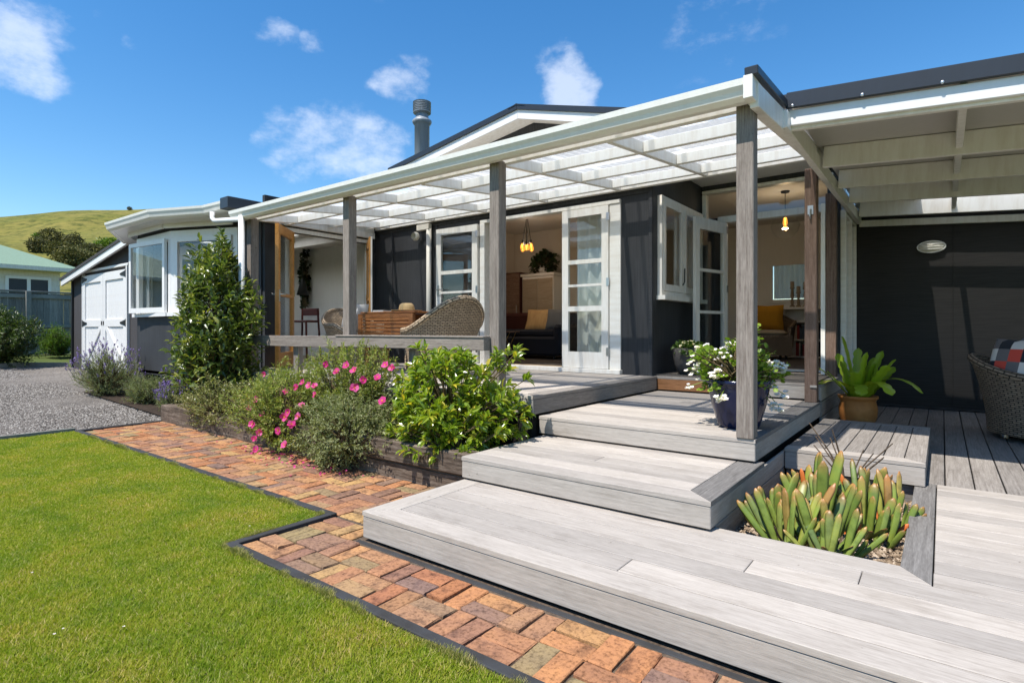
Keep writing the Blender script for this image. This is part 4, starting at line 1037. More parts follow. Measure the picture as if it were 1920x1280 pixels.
tub_chair('wicker_chair', 'tan wicker tub chair with white cushions across the table', (*CH2, Z4), look(.9, -.15), 'wicker_tan', hb=.78, ha=.56)
cu = mk('cushion', xf(pillow(.46, .42, .13), (CH2[0] - .10, CH2[1] + .05, Z4 + .66), rx=R(-14), rz=R(-80)), 'cushion_white', smooth=True); tag(cu, 'white cushion leaning in the wicker chair behind the post', 'cushion')
cu = mk('cushion', xf(pillow(.40, .36, .11), (CH2[0] + .16, CH2[1] - .17, Z4 + .60), rx=R(-10), rz=R(-30)), 'pale_cloth', smooth=True); tag(cu, 'pale cushion propped on the arm side of the wicker chair', 'cushion')

# drop-leaf table with slatted side
tb = thing('drop_leaf_table', 'orange hardwood drop-leaf table with slatted hanging leaf', 'table', (*TB, Z4), R(4))
for k in range(6): o = mk('top_slat', bevbox(.92, .066, .022, .004), 'red_wood', tb, local=True); o.location = (0, -.18 + .072 * k, .715)
for sx in (-1, 1):
    for sy in (-1, 1): o = mk('leg', bevbox(.05, .05, .70, .004), 'red_wood', tb, local=True); o.location = (sx * .38, sy * .16, .35)
for sx in (-1, 1): o = mk('apron', bevbox(.70, .022, .07, .003), 'red_wood', tb, local=True); o.location = (0, sx * .165, .66)
for sy, nm in ((-1, 'drop_leaf'), (1, 'drop_leaf')):
    lf = mk(nm, join(box(-.46, -.40, sy * .235 - .011, sy * .235 + .011, .30, .70), box(.40, .46, sy * .235 - .011, sy * .235 + .011, .30, .70), box(-.40, .40, sy * .235 - .0105, sy * .235 + .0105, .655, .70), box(-.40, .40, sy * .235 - .0105, sy * .235 + .0105, .30, .345)), 'red_wood', tb, local=True)
    for k in range(7): o = mk('slat', bevbox(.80, .016, .033, .003), 'red_wood', lf, local=True); o.location = (0, sy * .235, .374 + .0435 * k)
hat = thing('straw_hat', 'straw sun hat lying on the hardwood table', 'hat', (TB[0] + .12, TB[1] + .02, Z4 + .727))
mk('brim', lathe([(.0, .004), (.10, .004), (.15, .006), (.19, .014), (.192, .019), (.15, .012), (.09, .01)], 28), 'straw', hat, smooth=True, local=True)
mk('crown', lathe([(.098, .008), (.095, .05), (.085, .085), (.06, .105), (.03, .10), (.0, .092)], 28), 'straw', hat, smooth=True, local=True)
bk = mk('book', bevbox(.15, .21, .022, .003), 'book_white', loc=(TB[0] - .28, TB[1] - .03, Z4 + .738), rotz=R(20)); tag(bk, 'closed pale book lying beside the straw hat', 'book')

# wicker armchair on the side deck
CH3 = (.84, 6.68)
tub_chair('wicker_armchair', 'large brown woven armchair on the side deck by the dark wall', (*CH3, Z1), look(.95, -.22), 'wicker_brown', hb=.70, ha=.54, r0=.50, r1=.53, span=128, seat=.36, feet=False, cushion='mid_cloth', sx=1.12)
for o in [c for c in COL.objects if c.name.startswith('wicker_armchair')]:
    for a in (-140, -70, -20, 20, 70, 140): mk('foot', lathe([(.0, -.0), (.028, 0), (.028, .07), (.0, .07)], 12, (.44 * math.sin(R(a)), -.40 * math.cos(R(a)), 0)), 'steel', o, local=True)
def patch_cushion(loc, rx, rz, s, label):
    n = 12; v, f = pillow(s, s, .15, n); me_m = ['red_cloth', 'navy_cloth', 'pale_cloth', 'mid_cloth']
    o = mk('cushion', xf((v, f), (0, 0, 0), rx=rx), me_m, loc=loc, rotz=rz, smooth=True)
    pat = [0, 2, 1, 3, 1, 0, 3, 2, 2, 3, 0, 1, 3, 1, 2, 0]
    for i, p in enumerate(o.data.polygons):
        k = i % (n * n); p.material_index = pat[(k // n // 3) * 4 + (k % n) // 3]
    return tag(o, label, 'cushion')
patch_cushion((.49, 6.42, Z1 + .66), R(-16), R(-48), .44, 'red, black and white chequered cushion in the brown woven armchair')
cu = mk('cushion', xf(pillow(.5, .42, .14), (0, 0, 0), rx=R(-20)), 'grey_cloth', loc=(.62, 6.95, Z1 + .70), rotz=R(-80), smooth=True); tag(cu, 'plain grey cushion behind the chequered one', 'cushion')

# ------------------------------------------------------------------ inside the rooms
pl = thing('bulb_pendant', 'cluster pendant of glowing amber bulbs in the living room', 'pendant lamp', (-5.48, 7.6, 3.08))
mk('ceiling_rose', lathe([(.0, -.03), (.05, -.03), (.055, 0)], 16), 'black_iron', pl, local=True)
for k in range(7):
    a = k * 2 * math.pi / 6; r_ = .075 if k < 6 else 0; x, y, z = r_ * math.cos(a), r_ * math.sin(a), -.50 - .03 * (k % 2)
    mk('cord', tube([(0, 0, -.02), (x * .3, y * .3, -.2), (x, y, z)], .004, 5), 'black_iron', pl, local=True)
    mk('socket', lathe([(.0, z + .0), (.018, z), (.02, z - .055), (.0, z - .055)], 10, (x, y, 0)), 'black_iron', pl, local=True)
    b = mk('bulb', lathe([(.012, z - .05), (.03, z - .085), (.036, z - .115), (.028, z - .145), (.0, z - .157)], 12, (x * 1.15, y * 1.15, 0)), 'bulb_glass', pl, smooth=True, local=True)
    mk('filament', tube([(x * 1.15 - .008, y * 1.15, z - .07), (x * 1.15, y * 1.15, z - .135), (x * 1.15 + .008, y * 1.15, z - .07)], .004, 5), 'filament', b, local=True)
def lamp(name, par, z, watts, size):
    l = bpy.data.lights.new(name, 'POINT'); l.energy = watts; l.color = (1, .88, .74); l.shadow_soft_size = size
    o = bpy.data.objects.new(name, l); COL.objects.link(o); o.parent = par; o.location = (0, 0, z)
lamp('bulb_light', pl, -.60, 18, .10)
gp = thing('globe_pendant', 'large clear glass globe pendant with one amber filament bulb', 'pendant lamp', (-1.79, 8.8, 3.08))
mk('ceiling_rose', lathe([(.0, -.025), (.055, -.025), (.06, 0)], 16), 'black_iron', gp, local=True)
mk('cord', tube([(0, 0, -.02), (0, 0, -.30)], .005, 6), 'black_iron', gp, local=True)
mk('globe', lathe([(.02, -.30), (.10, -.34), (.17, -.42), (.195, -.50), (.17, -.58), (.10, -.66), (.0, -.695)], 28), 'glass', gp, smooth=True, local=True)
b = mk('bulb', lathe([(.016, -.36), (.03, -.42), (.034, -.46), (.02, -.51), (.0, -.52)], 12), 'bulb_glass', gp, smooth=True, local=True)
mk('filament', tube([(-.008, 0, -.38), (0, 0, -.50), (.008, 0, -.38)], .005, 5), 'filament', b, local=True)
mk('socket', lathe([(.0, -.29), (.022, -.29), (.024, -.36), (.0, -.36)], 10), 'black_iron', gp, local=True)

lamp('bulb_light', gp, -.46, 7, .04)
cb = thing('tall_cupboard', 'tall pale timber cupboard against the living room wall', 'cupboard', (-6.15, 9.1, .605))
mk('carcass', box(-.36, .36, -.22, .26, .0, 1.52), 'room_white', cb, local=True); mk('cornice', box(-.39, .39, -.25, .28, 1.522, 1.57), 'room_white', cb, local=True)
for s_ in (-1, 1):
    dd = mk('door', bevbox(.34, .02, 1.44, .004), 'pale_wood', cb, local=True); dd.location = (s_ * .175, -.232, .75)
    k_ = mk('knob', lathe([(.0, .03), (.014, .026), (.012, 0)], 8), 'black_iron', dd, local=True); k_.rotation_euler = (R(90), 0, 0); k_.location = (-s_ * .14, -.012, 0)
fr = thing('dark_fridge', 'tall dark brown fridge beside the pale cupboard', 'fridge', (-6.83, 9.08, .605))
mk('body', box(-.22, .26, -.2, .3, 0, 1.62), 'maroon_cloth', fr, local=True)
for z0, z1 in ((.02, .55), (.57, 1.60)): dd = mk('door', box(-.21, .25, -.225, -.202, z0, z1), 'brown_wood', fr, local=True); mk('handle', box(.19, .21, -.245, -.226, z0 + .15, z0 + .40), 'steel', dd, local=True)
sf = thing('sofa', 'dark navy sofa with a maroon backrest section in the living room', 'sofa', (-5.9, 8.2, .605))
mk('base', bevbox(1.75, .80, .32, .04), 'sofa_cloth', sf, local=True).location = (0, 0, .22)
mk('backrest', bevbox(.85, .18, .46, .05), 'maroon_cloth', sf, local=True).location = (-.44, .32, .58); mk('backrest', bevbox(.85, .18, .44, .05), 'sofa_cloth', sf, local=True).location = (.44, .32, .57)
for s_ in (-1, 1):
    mk('arm', bevbox(.16, .80, .52, .05), 'sofa_cloth', sf, local=True).location = (s_ * .86, 0, .32); mk('seat_cushion', bevbox(.80, .60, .13, .04), 'sofa_cloth', sf, local=True).location = (s_ * .41, -.06, .44)
    for sy in (-1, 1): mk('leg', lathe([(.02, 0), (.025, .07)], 8, (s_ * .78, sy * .33, 0)), 'black_iron', sf, local=True)
th_ = mk('throw', xf(pillow(.46, .42, .10), (0, 0, 0), rx=R(-22)), 'straw', loc=(-5.72, 8.26, 1.27), rotz=R(8), smooth=True); tag(th_, 'cream and mustard throw bunched on the navy sofa', 'throw')
cu = mk('cushion', xf(pillow(.48, .40, .13), (0, 0, 0), rx=R(-16)), 'grey_cloth', loc=(-5.30, 8.24, 1.27), rotz=R(-6), smooth=True); tag(cu, 'slate grey cushion at the end of the navy sofa', 'cushion')
wt = thing('wire_table', 'small side table on crossed wire legs before the sofa', 'side table', (-5.72, 7.35, .605))
mk('top', lathe([(.0, .45), (.22, .45), (.225, .46), (.22, .47), (.0, .47)], 24), 'brown_wood', wt, smooth=False, local=True)
for k in range(4):
    a = k * math.pi / 2 + .4; mk('leg', tube([(.18 * math.cos(a), .18 * math.sin(a), 0), (.17 * math.cos(a + 2.2), .17 * math.sin(a + 2.2), .45)], .006, 6), 'brass', wt, local=True)
am = tub_chair('wicker_armchair', 'shaded woven armchair with a mustard cushion inside the sun room', (-2.32, 10.25, .605), look(.35, -.9), 'wicker_brown', hb=.80, ha=.62, r0=.34, r1=.42, seat=.42)
cu = mk('cushion', xf(pillow(.50, .44, .14), (0, 0, 0), rx=R(14)), 'cushion_yellow', loc=(-2.38, 10.35, .605 + .70), rotz=R(14), smooth=True); tag(cu, 'mustard yellow cushion on the armchair inside the sun room', 'cushion')
bs = thing('bookshelf', 'low white bookshelf beneath the sun room window', 'bookshelf', (-1.75, 11.2, .605))
for z in (.0, .30, .62): mk('shelf', box(-.55, .55, -.16, .17, z, z + .025), 'room_white', bs, local=True)
mk('top', box(-.58, .58, -.18, .18, .86, .90), 'room_white', bs, local=True); mk('back', box(-.55, .55, .172, .185, 0, .86), 'room_white', bs, local=True)
for x in (-.56, 0, .545): mk('upright', box(x, x + .022, -.16, .17, .026, .86), 'room_white', bs, local=True)
for lvl in (.026, .326):
    x = -.52
    while x < .5:
        w = rnd.uniform(.022, .045); h = rnd.uniform(.19, .26)
        if not (-.04 - w < x < .03):
            o = mk('book', bevbox(w - .002, .2, h, .002), rnd.choice(['book_red', 'book_red', 'book_blue', 'book_white', 'navy_cloth']), loc=(-1.75 + x + w / 2, 11.18, .605 + lvl + h / 2))
            tag(o, 'upright book on the low white shelf under the sun room window', 'book', 'books on the white shelf')
        x += w + .001
for k, (dx, h) in enumerate(((-.40, .42), (-.30, .33), (-.19, .40), (-.08, .43))):
    c_ = thing('candlestick', ['tall turned wooden candlestick with a thick cream candle on the bookshelf, first of four', 'shorter turned candlestick between two taller ones on the bookshelf', 'turned candlestick third along the bookshelf', 'tallest turned candlestick at the end of the row on the bookshelf'][k], 'candlestick', (-1.75 + dx, 11.15, 1.505))
    mk('stem', lathe([(.045, 0), (.045, .02), (.02, .04), (.03, .10), (.018, .15), (.032, .20), (.02, h - .10), (.042, h - .08), (.042, h - .07), (.0, h - .07)], 14), 'pale_wood', c_, smooth=True, local=True)
    mk('candle', lathe([(.033, h - .07), (.033, h + .04), (.0, h + .045)], 14), 'candle_wax', c_, local=True)
# back window of the sun room: frame, blind, curtain
bwn = mk('window', join(box(-2.60, -2.53, 11.36, 11.42, 1.6, 2.50), box(-1.87, -1.80, 11.36, 11.42, 1.6, 2.50), box(-2.53, -1.87, 11.362, 11.418, 2.42, 2.50), box(-2.53, -1.87, 11.362, 11.418, 1.60, 1.66)), 'room_white', house)
mk('pane', box(-2.54, -1.86, 11.44, 11.447, 1.65, 2.43), 'glass', bwn)
mk('curtain', ([(x, 11.34 + .012 * math.sin(x * 75), z) for z in (1.67, 2.30) for x in np.linspace(-2.50, -1.88, 70)], [(i, i + 1, 71 + i, 70 + i) for i in range(69)]), 'curtain_cloth', bwn, smooth=True)
mk('blind', box(-2.58, -1.82, 11.31, 11.325, 2.28, 2.62), 'room_white', bwn)
# wing room: stool, lamp
st = thing('bar_stool', 'dark red timber bar stool inside the wing room', 'stool', (-8.40, 5.35, .597), R(20))
mk('seat', bevbox(.36, .34, .035, .01), 'stool_wood', st, local=True).location = (0, 0, .64); mk('back_rail', bevbox(.34, .025, .12, .006), 'stool_wood', st, local=True).location = (0, .16, .80)
for sx in (-1, 1):
    for sy in (-1, 1):
        o = mk('leg', tube([(sx * .19, sy * .18, 0), (sx * .15, sy * .15, .64 if sy < 0 else .86)], .017, 8), 'stool_wood', st, local=True)
for z in (.22, .30): mk('stretcher', tube([(-.18, .17 if z < .25 else -.17, z), (.18, .17 if z < .25 else -.17, z)], .012, 6), 'stool_wood', st, local=True)
lp = mk('cone_lamp', lathe([(.03, .30), (.11, .0), (.108, .0), (.028, .29)], 20, (0, 0, 0)), 'black_iron', loc=(-9.55, 6.05, 1.75), smooth=True); tag(lp, 'black cone lamp shade hanging in the wing room', 'lamp')
mk('cord', tube([(0, 0, .29), (0, 0, 1.05)], .005, 5), 'black_iron', lp, local=True)
wm_ = mk('welcome_mat', bevbox(.95, .42, .012, .003), 'straw', loc=(-4.3, 6.16, .612)); tag(wm_, 'tan coir mat just inside the white doors', 'mat')

# ------------------------------------------------------------------ plants
def tpl(kind):
    if kind == 'broad':   # 8 faces, folded along the midrib, drooping tip
        v = [(0, 0, 0), (-.5, .32, .10), (0, .35, 0), (.5, .32, .10), (-.42, .68, .07), (0, .70, -.04), (.42, .68, .07), (0, 1, -.16)]
        f = [(0, 2, 1), (0, 3, 2), (1, 2, 5), (1, 5, 4), (2, 3, 6), (2, 6, 5), (4, 5, 7), (5, 6, 7)]
    elif kind == 'small':
        v = [(0, 0, 0), (-.5, .5, .08), (.5, .5, .08), (0, 1, -.08)]; f = [(0, 3, 1), (0, 2, 3)]
    elif kind == 'round':
        v = [(0, 0, 0)] + [(.55 * math.sin(a), .5 - .55 * math.cos(a), .10 * abs(math.sin(a * 2.5))) for a in np.linspace(.5, 2 * math.pi - .5, 8)]
        f = [(0, i, i + 1) for i in range(1, 8)]
    return np.array(v, float), np.array(f)
def place(kind, pos, dirs, L, Wd, r, roll=None):
    """leaves with their base at pos, pointing along dirs, upper side turned up"""
    tv, tf = tpl(kind); n = len(pos)
    d = dirs / np.linalg.norm(dirs, axis=1, keepdims=True)
    up = np.array([0, 0, 1.0]) + r.normal(0, .35, (n, 3))
    x = np.cross(d, up); x /= np.linalg.norm(x, axis=1, keepdims=True) + 1e-9; z = np.cross(x, d)
    V = pos[:, None, :] + tv[None, :, 0:1] * (Wd[:, None, None] * x[:, None, :]) + tv[None, :, 1:2] * (L[:, None, None] * d[:, None, :]) + tv[None, :, 2:3] * (L[:, None, None] * z[:, None, :])
    return V.reshape(-1, 3), (tf[None] + len(tv) * np.arange(n)[:, None, None]).reshape(-1, 3)
def cat(parts):
    V = []; Fc = []; n = 0
    for v, f in parts: V.append(np.asarray(v, float).reshape(-1, 3)); Fc += [tuple(int(i) + n for i in q) for q in f]; n += len(V[-1])
    return np.concatenate(V), Fc
def ellip(n, r, shell=.55):
    d = r.normal(0, 1, (n, 3)); d /= np.linalg.norm(d, axis=1, keepdims=True)
    return d * (shell + (1 - shell) * r.uniform(0, 1, n)[:, None] ** .6)
def bumpy(d, seed, k=.27):
    return 1 + k * (np.sin(d[:, 0] * 5 + seed) * np.sin(d[:, 1] * 4.3 + seed * 2) + .6 * np.sin(d[:, 2] * 7 + d[:, 0] * 3 + seed))
def shrub(name, label, cat_, base, rad, zc_, n_tw, per, L, Wd, leaf, kind='small', tw_len=.12, stems=7, spread=.6, seed=1, droop=0., flat=0., taper=0., stem_mat='twig', zmin=.02, thing_=None, ymin=None, whorl=False):
    """shrub: stems reach from the base to twig tips spread through an uneven ellipsoid; leaves sit along each twig"""
    r = np.random.default_rng(seed); t = thing_ or thing(name, label, cat_, base)
    e = ellip(n_tw, r); e *= bumpy(e, seed)[:, None]
    if taper: k = 1 - taper * (e[:, 2:3] * .5 + .5); e[:, :2] *= k
    P = e * np.array(rad); P[:, 2] += zc_; P = P[P[:, 2] > zmin]
    if ymin is not None: P = P[P[:, 1] + base[1] > ymin]
    n = len(P); out = P - np.array([0, 0, zc_ * .55]); out /= np.linalg.norm(out, axis=1, keepdims=True)
    out[:, 2] += .25 - droop; out += r.normal(0, .28, (n, 3)); out /= np.linalg.norm(out, axis=1, keepdims=True)
    pos = []; dr = []
    for k in range(per):
        f = (k + r.uniform(0, 1, n)) / per if not whorl else np.clip(.55 + r.normal(0, .22, n), 0, 1)
        pos.append(P - out * (tw_len * (1 - f))[:, None])
        a = r.normal(0, 1, (n, 3)); a -= out * np.sum(a * out, 1, keepdims=True); a /= np.linalg.norm(a, axis=1, keepdims=True)
        dr.append(out * (.35 + .55 * f[:, None]) + a * .85 + np.array([0, 0, -.25 * flat]))
    pos = np.concatenate(pos); dr = np.concatenate(dr); m = len(pos); s = r.uniform(.65, 1.2, m)
    mk('foliage', place(kind, pos, dr, L * s, Wd * s * r.uniform(.8, 1.1, m), r), leaf, t, base)
    tw = []; pick = r.choice(n, min(n, 260), replace=False)
    roots = [(r.normal(0, rad[0] * .12), r.normal(0, rad[1] * .12)) for _ in range(stems)]
    for i in pick:
        x0, y0 = roots[i % stems]; mid = (P[i][0] * .35 + x0, P[i][1] * .35 + y0, P[i][2] * .5)
        tw.append(tube([(x0, y0, 0), mid, tuple(P[i] - out[i] * tw_len * .6), tuple(P[i])], [.008, .0055, .003, .0012], 4, False))
    mk('stems', cat(tw), stem_mat, t, base)
    return t, P
# bay laurel by the corner post
bl, _ = shrub('bay_tree', 'dark green bay tree growing beside the bay window and downpipe', 'tree', (-6.86, 3.24, .12), (.64, .52, 1.08), 1.08, 900, 7, .095, .036, 'bay_leaf', 'broad', .24, 5, seed=5, taper=.34, stem_mat='bark')
mk('trunk', tube([(0, 0, -.1), (.03, .01, .5), (-.02, 0, 1.1), (.02, .02, 1.9)], [.03, .025, .017, .005], 8), 'bark', bl, (-6.86, 3.24, .12))
shrub('', '', '', (-6.86, 3.24, .12), (.62, .48, .52), .55, 240, 7, .095, .036, 'bay_leaf', 'broad', .16, 5, seed=15, thing_=bl)
# glossy evergreen at the steps
gs, _ = shrub('glossy_shrub', 'bright glossy green shrub beside the timber steps', 'shrub', (-2.98, 3.14, .2), (.62, .43, .38), .36, 360, 11, .08, .031, 'glossy_leaf', 'broad', .07, 6, seed=8, whorl=True, zmin=.0)
shrub('', '', '', (-2.86, 2.96, .2), (.48, .26, .24), .13, 150, 11, .075, .03, 'glossy_leaf', 'broad', .07, 5, seed=9, whorl=True, zmin=-.06, thing_=gs)
# flowers: one object each
def flower_mesh(name, petals, L, Wd, mat, centre, seed):
    r = np.random.default_rng(seed); n = petals; a = np.arange(n) * 2 * math.pi / n + r.normal(0, .12, n)
    d = np.stack([np.cos(a), np.sin(a), np.full(n, .38)], 1)
    v1, f1 = place('round', np.zeros((n, 3)), d, np.full(n, L), np.full(n, Wd), np.random.default_rng(seed + 1))
    m = 14; p = r.normal(0, L * .10, (m, 3)); p[:, 2] = np.abs(p[:, 2]) + L * .12
    v2, f2 = place('small', p, r.normal(0, 1, (m, 3)) + np.array([0, 0, 1.5]), np.full(m, L * .22), np.full(m, L * .16), r)
    me = bpy.data.meshes.new(name); me.from_pydata(np.concatenate([v1, v2]).tolist(), [], f1.tolist() + (f2 + len(v1)).tolist())
    me.materials.append(MATS[mat]); me.materials.append(MATS[centre]); mi = [0] * len(f1) + [1] * len(f2); me.polygons.foreach_set('material_index', mi); me.update(); return me
def put(me, name, p, d, parent, s=1.0):
    o = bpy.data.objects.new(name, me); COL.objects.link(o)
    q = Vector(d).to_track_quat('Z', 'Y'); o.matrix_basis = Matrix.Translation(p) @ q.to_matrix().to_4x4() @ Matrix.Rotation(rnd.uniform(0, 6), 4, 'Z') @ Matrix.Scale(s, 4)
    return attach(o, parent)
PF = [flower_mesh('flower', 5, .036, .036, 'pink_petal', 'yellow_stamen', k) for k in range(3)]
def pflowers(pts, parent, s0=.85, s1=1.25):
    for px, py, Y in pts:
        Y -= .07; a = ray(px); t = Y / a[1]; put(PF[rnd.randrange(3)], 'flower', (a[0] * t, Y, CAMZ + (HOR - py) / FPX * t), (rnd.gauss(.35, .35), -1 + rnd.gauss(0, .25), rnd.gauss(.45, .3)), parent, rnd.uniform(s0, s1))
rr1, _ = shrub('rock_rose', 'tall rock rose bush with scattered pink flowers before the railing', 'shrub', (-4.38, 3.22, .19), (.62, .33, .42), .38, 920, 13, .036, .012, 'rockrose_leaf', 'small', .13, 9, seed=21, zmin=.0)
pflowers([(632, 697, 2.98), (664, 695, 3.0), (650, 685, 3.02), (708, 708, 2.98), (682, 712, 2.95), (665, 727, 2.92), (718, 752, 2.92), (723, 685, 3.05), (735, 690, 3.05), (612, 683, 3.05)], rr1)
rr2, _ = shrub('rock_rose', 'low sprawling rock rose bush with many pink flowers over the brick path', 'shrub', (-4.80, 2.90, .06), (.68, .43, .40), .30, 1250, 13, .034, .012, 'rockrose_leaf', 'small', .13, 8, seed=22, zmin=-.08, droop=.15)
shrub('', '', '', (-5.30, 3.05, .12), (.38, .32, .34), .28, 420, 13, .034, .012, 'rockrose_leaf', 'small', .12, 5, seed=24, thing_=rr2)
pflowers([(494, 702, 2.98), (536, 734, 2.78), (556, 726, 2.78), (568, 717, 2.8), (580, 722, 2.8), (590, 724, 2.82), (591, 740, 2.8), (566, 760, 2.70), (482, 748, 2.8), (468, 763, 2.75), (492, 776, 2.7), (474, 795, 2.62), (487, 810, 2.6),
          (477, 822, 2.6), (481, 842, 2.58), (523, 807, 2.6), (534, 781, 2.64), (547, 795, 2.62), (560, 781, 2.66), (534, 834, 2.6), (541, 773, 2.66)], rr2, .8, 1.15)
shrub('grey_leaf_shrub', 'fine-leaved grey green shrub spilling over the sleepers', 'shrub', (-3.82, 2.84, .08), (.50, .40, .34), .20, 1500, 13, .026, .012, 'sage_leaf', 'small', .10, 9, seed=31, zmin=-.09, droop=.3)
wf, WP = shrub('white_flower_shrub', 'low bushy plant dotted with tiny white flowers at the bed end', 'shrub', (-6.25, 2.98, .10), (.74, .36, .27), .18, 1150, 12, .024, .010, 'thyme_leaf', 'small', .09, 9, seed=33, zmin=-.08)
r_ = np.random.default_rng(4); q = WP[r_.choice(len(WP), 230)] * 1.03
mk('flowers', place('small', q, r_.normal(0, .5, (230, 3)) + np.array([.2, -.6, .8]), np.full(230, .022), np.full(230, .02), r_), 'cream_petal', wf, (-6.25, 2.98, .10))['kind'] = 'stuff'
# fallen petals on the bricks
n = 110; r_ = np.random.default_rng(6); pp = np.stack([r_.normal(-4.35, .5, n), 2.74 - np.abs(r_.normal(0, .13, n)), np.full(n, .006)], 1); pp = pp[pp[:, 1] > 2.1]; n = len(pp)
tag(mk('fallen_petals', place('round', pp, np.stack([r_.normal(0, 1, n), r_.normal(0, 1, n), r_.normal(.1, .1, n)], 1), np.full(n, .018), np.full(n, .018), r_), 'pink_petal'), 'fallen pink petals on the brick path below the bush', 'petals', kind='stuff')
# lavenders
def lavender(label, base, rad, n_tw, seed, spikes, sl=.12):
    t, P = shrub('lavender', label, 'lavender', base, rad, rad[2] * .9, int(n_tw * 1.5), 13, .038, .006, 'lavender_leaf', 'small', .15, 9, seed=seed, zmin=.0)
    r = np.random.default_rng(seed); top = P[P[:, 2] > rad[2] * .6]; sel = top[r.choice(len(top), min(len(top), spikes), replace=False)]; prt = []; stm = []
    for p in sel:
        d = np.array([p[0] * .5, p[1] * .5, .55]) + r.normal(0, .12, 3); d /= np.linalg.norm(d); L_ = sl * r.uniform(.6, 1.3); tip = p + d * L_; m = 12
        stm.append(tube([tuple(p - d * .05), tuple(tip)], .0018, 3, False))
        q = tip[None] + d[None] * r.uniform(0, .045, (m, 1)); prt.append(place('small', q, r.normal(0, 1, (m, 3)) + d * 1.2, np.full(m, .020), np.full(m, .014), r))
    mk('flower_spikes', cat(prt), 'lavender_flower', t, base)['kind'] = 'stuff'; mk('flower_stalks', cat(stm), 'lavender_leaf', t, base)['kind'] = 'stuff'
    return t
lavender('large flowering lavender beside the white shed doors', (-10.1, 3.12, gz(-10.1, 3) + .02), (.52, .40, .34), 520, 41, 230, .15)
lavender('green lavender bush with few flowers under the bay window', (-8.92, 3.22, .06), (.46, .26, .22), 420, 42, 8, .08)
lavender('small purple lavender in front of the bay tree', (-7.78, 3.12, .05), (.26, .20, .20), 240, 43, 150, .05)

# succulents in the deck planter, every leaf an object
def paddle(L_, W_, bend, seed, n=12):
    r = random.Random(seed); V = []; Fc = []
    for j in range(n + 1):
        u = j / n; w = W_ * (.68 + .36 * math.sin(u * 2.4)) * (1 if u < .86 else math.sqrt(max(0.05, 1 - ((u - .86) / .14) ** 2))) * .5; th = .008 * (1 - .6 * u) * (1 if j < n else .4)
        yb = bend * u * u * L_
        for k in range(6): a = k * math.pi / 3; V.append((w * math.cos(a), yb + th * math.sin(a) + .25 * abs(math.cos(a)) * w * .4, u * L_))
    for j in range(n):
        for k in range(6): Fc.append((j * 6 + k, j * 6 + (k + 1) % 6, (j + 1) * 6 + (k + 1) % 6, (j + 1) * 6 + k))
    Fc.append(tuple(range(n * 6, n * 6 + 6))); return V, Fc
pm = []
for k in range(9):
    me = bpy.data.meshes.new('leaf'); v, f = paddle(.205 + .021 * k, .037 + .004 * (k % 4), .06 + .05 * (k % 3), k); me.from_pydata(v, [], f); me.materials.append(MATS['succulent_leaf']); me.polygons.foreach_set('use_smooth', [True] * len(f)); me.update(); pm.append(me)
dm = []
for k in range(2):
    me = bpy.data.meshes.new('dead_leaf'); v, f = paddle(.16 + .03 * k, .026, .35, 70 + k); me.from_pydata(v, [], f); me.materials.append(MATS['bark']); me.update(); dm.append(me)
om = []
for k in range(3):
    me = bpy.data.meshes.new('orange_leaf'); v, f = paddle(.20 + .03 * k, .032, .15, 50 + k); me.from_pydata(v, [], f); me.materials.append(MATS['succulent_orange']); me.polygons.foreach_set('use_smooth', [True] * len(f)); me.update(); om.append(me)
SUC = [((-.70, 3.18), 1.0, 'fan succulent with upright paddle leaves against the middle step'), ((-.60, 2.98), 1.05, 'fan succulent at the front corner of the deck planter by the step'), ((-.50, 3.30), 1.15, 'tallest fan succulent in the middle of the deck planter'),
       ((-.42, 2.97), .95, 'grey green fan succulent at the front edge of the deck planter'), ((-.30, 3.30), 1.05, 'fan succulent with broad split leaf near the dark border board'), ((-.60, 3.62), 1.0, 'fan succulent behind the tallest one in the deck planter'),
       ((-.36, 3.72), .95, 'orange tipped fan succulent beside the box step'), ((-.22, 3.55), .85, 'small fan succulent with bright orange leaf by the border board')]
for i, ((x, y), s, lb) in enumerate(SUC):
    t = thing('succulent', lb, 'succulent', (x, y, .045), 0, 'fan succulents in the deck planter'); az = rnd.uniform(-.5, .5)
    for k in range(20):
        u = (k / 19 - .5) * 2; fan = u * R(34) + rnd.gauss(0, .10); tilt = rnd.gauss(0, .20)
        o = bpy.data.objects.new('leaf', pm[rnd.randrange(9)] if not (i >= 4 and k in (1, 7, 18)) else om[rnd.randrange(3)]); COL.objects.link(o)
        sc_ = s * (1.08 - .38 * abs(u)) * rnd.uniform(.75, 1.08)
        o.matrix_basis = Matrix.Translation((x + u * .075 * math.cos(az) + rnd.gauss(0, .02), y + u * .075 * math.sin(az) + rnd.gauss(0, .035), .04)) @ Matrix.Rotation(az, 4, 'Z') @ Matrix.Rotation(fan, 4, 'Y') @ Matrix.Rotation(tilt, 4, 'X') @ Matrix.Rotation(rnd.uniform(-.6, .6), 4, 'Z') @ Matrix.Scale(sc_, 4)
        attach(o, t)
    for k in range(5):
        o = bpy.data.objects.new('leaf' if k < 3 else 'dead_leaf', pm[rnd.randrange(4)] if k < 3 else dm[k % 2]); COL.objects.link(o); a = rnd.uniform(0, 6.28)
        o.matrix_basis = Matrix.Translation((x, y, .05)) @ Matrix.Rotation(a, 4, 'Z') @ Matrix.Rotation(R(rnd.uniform(45, 70)), 4, 'X') @ Matrix.Scale(s * .7, 4); attach(o, t)
dg = thing('dry_stalks', 'thin brown dry flower stalks rising behind the succulents', 'stalks', (-.46, 3.98, .05))
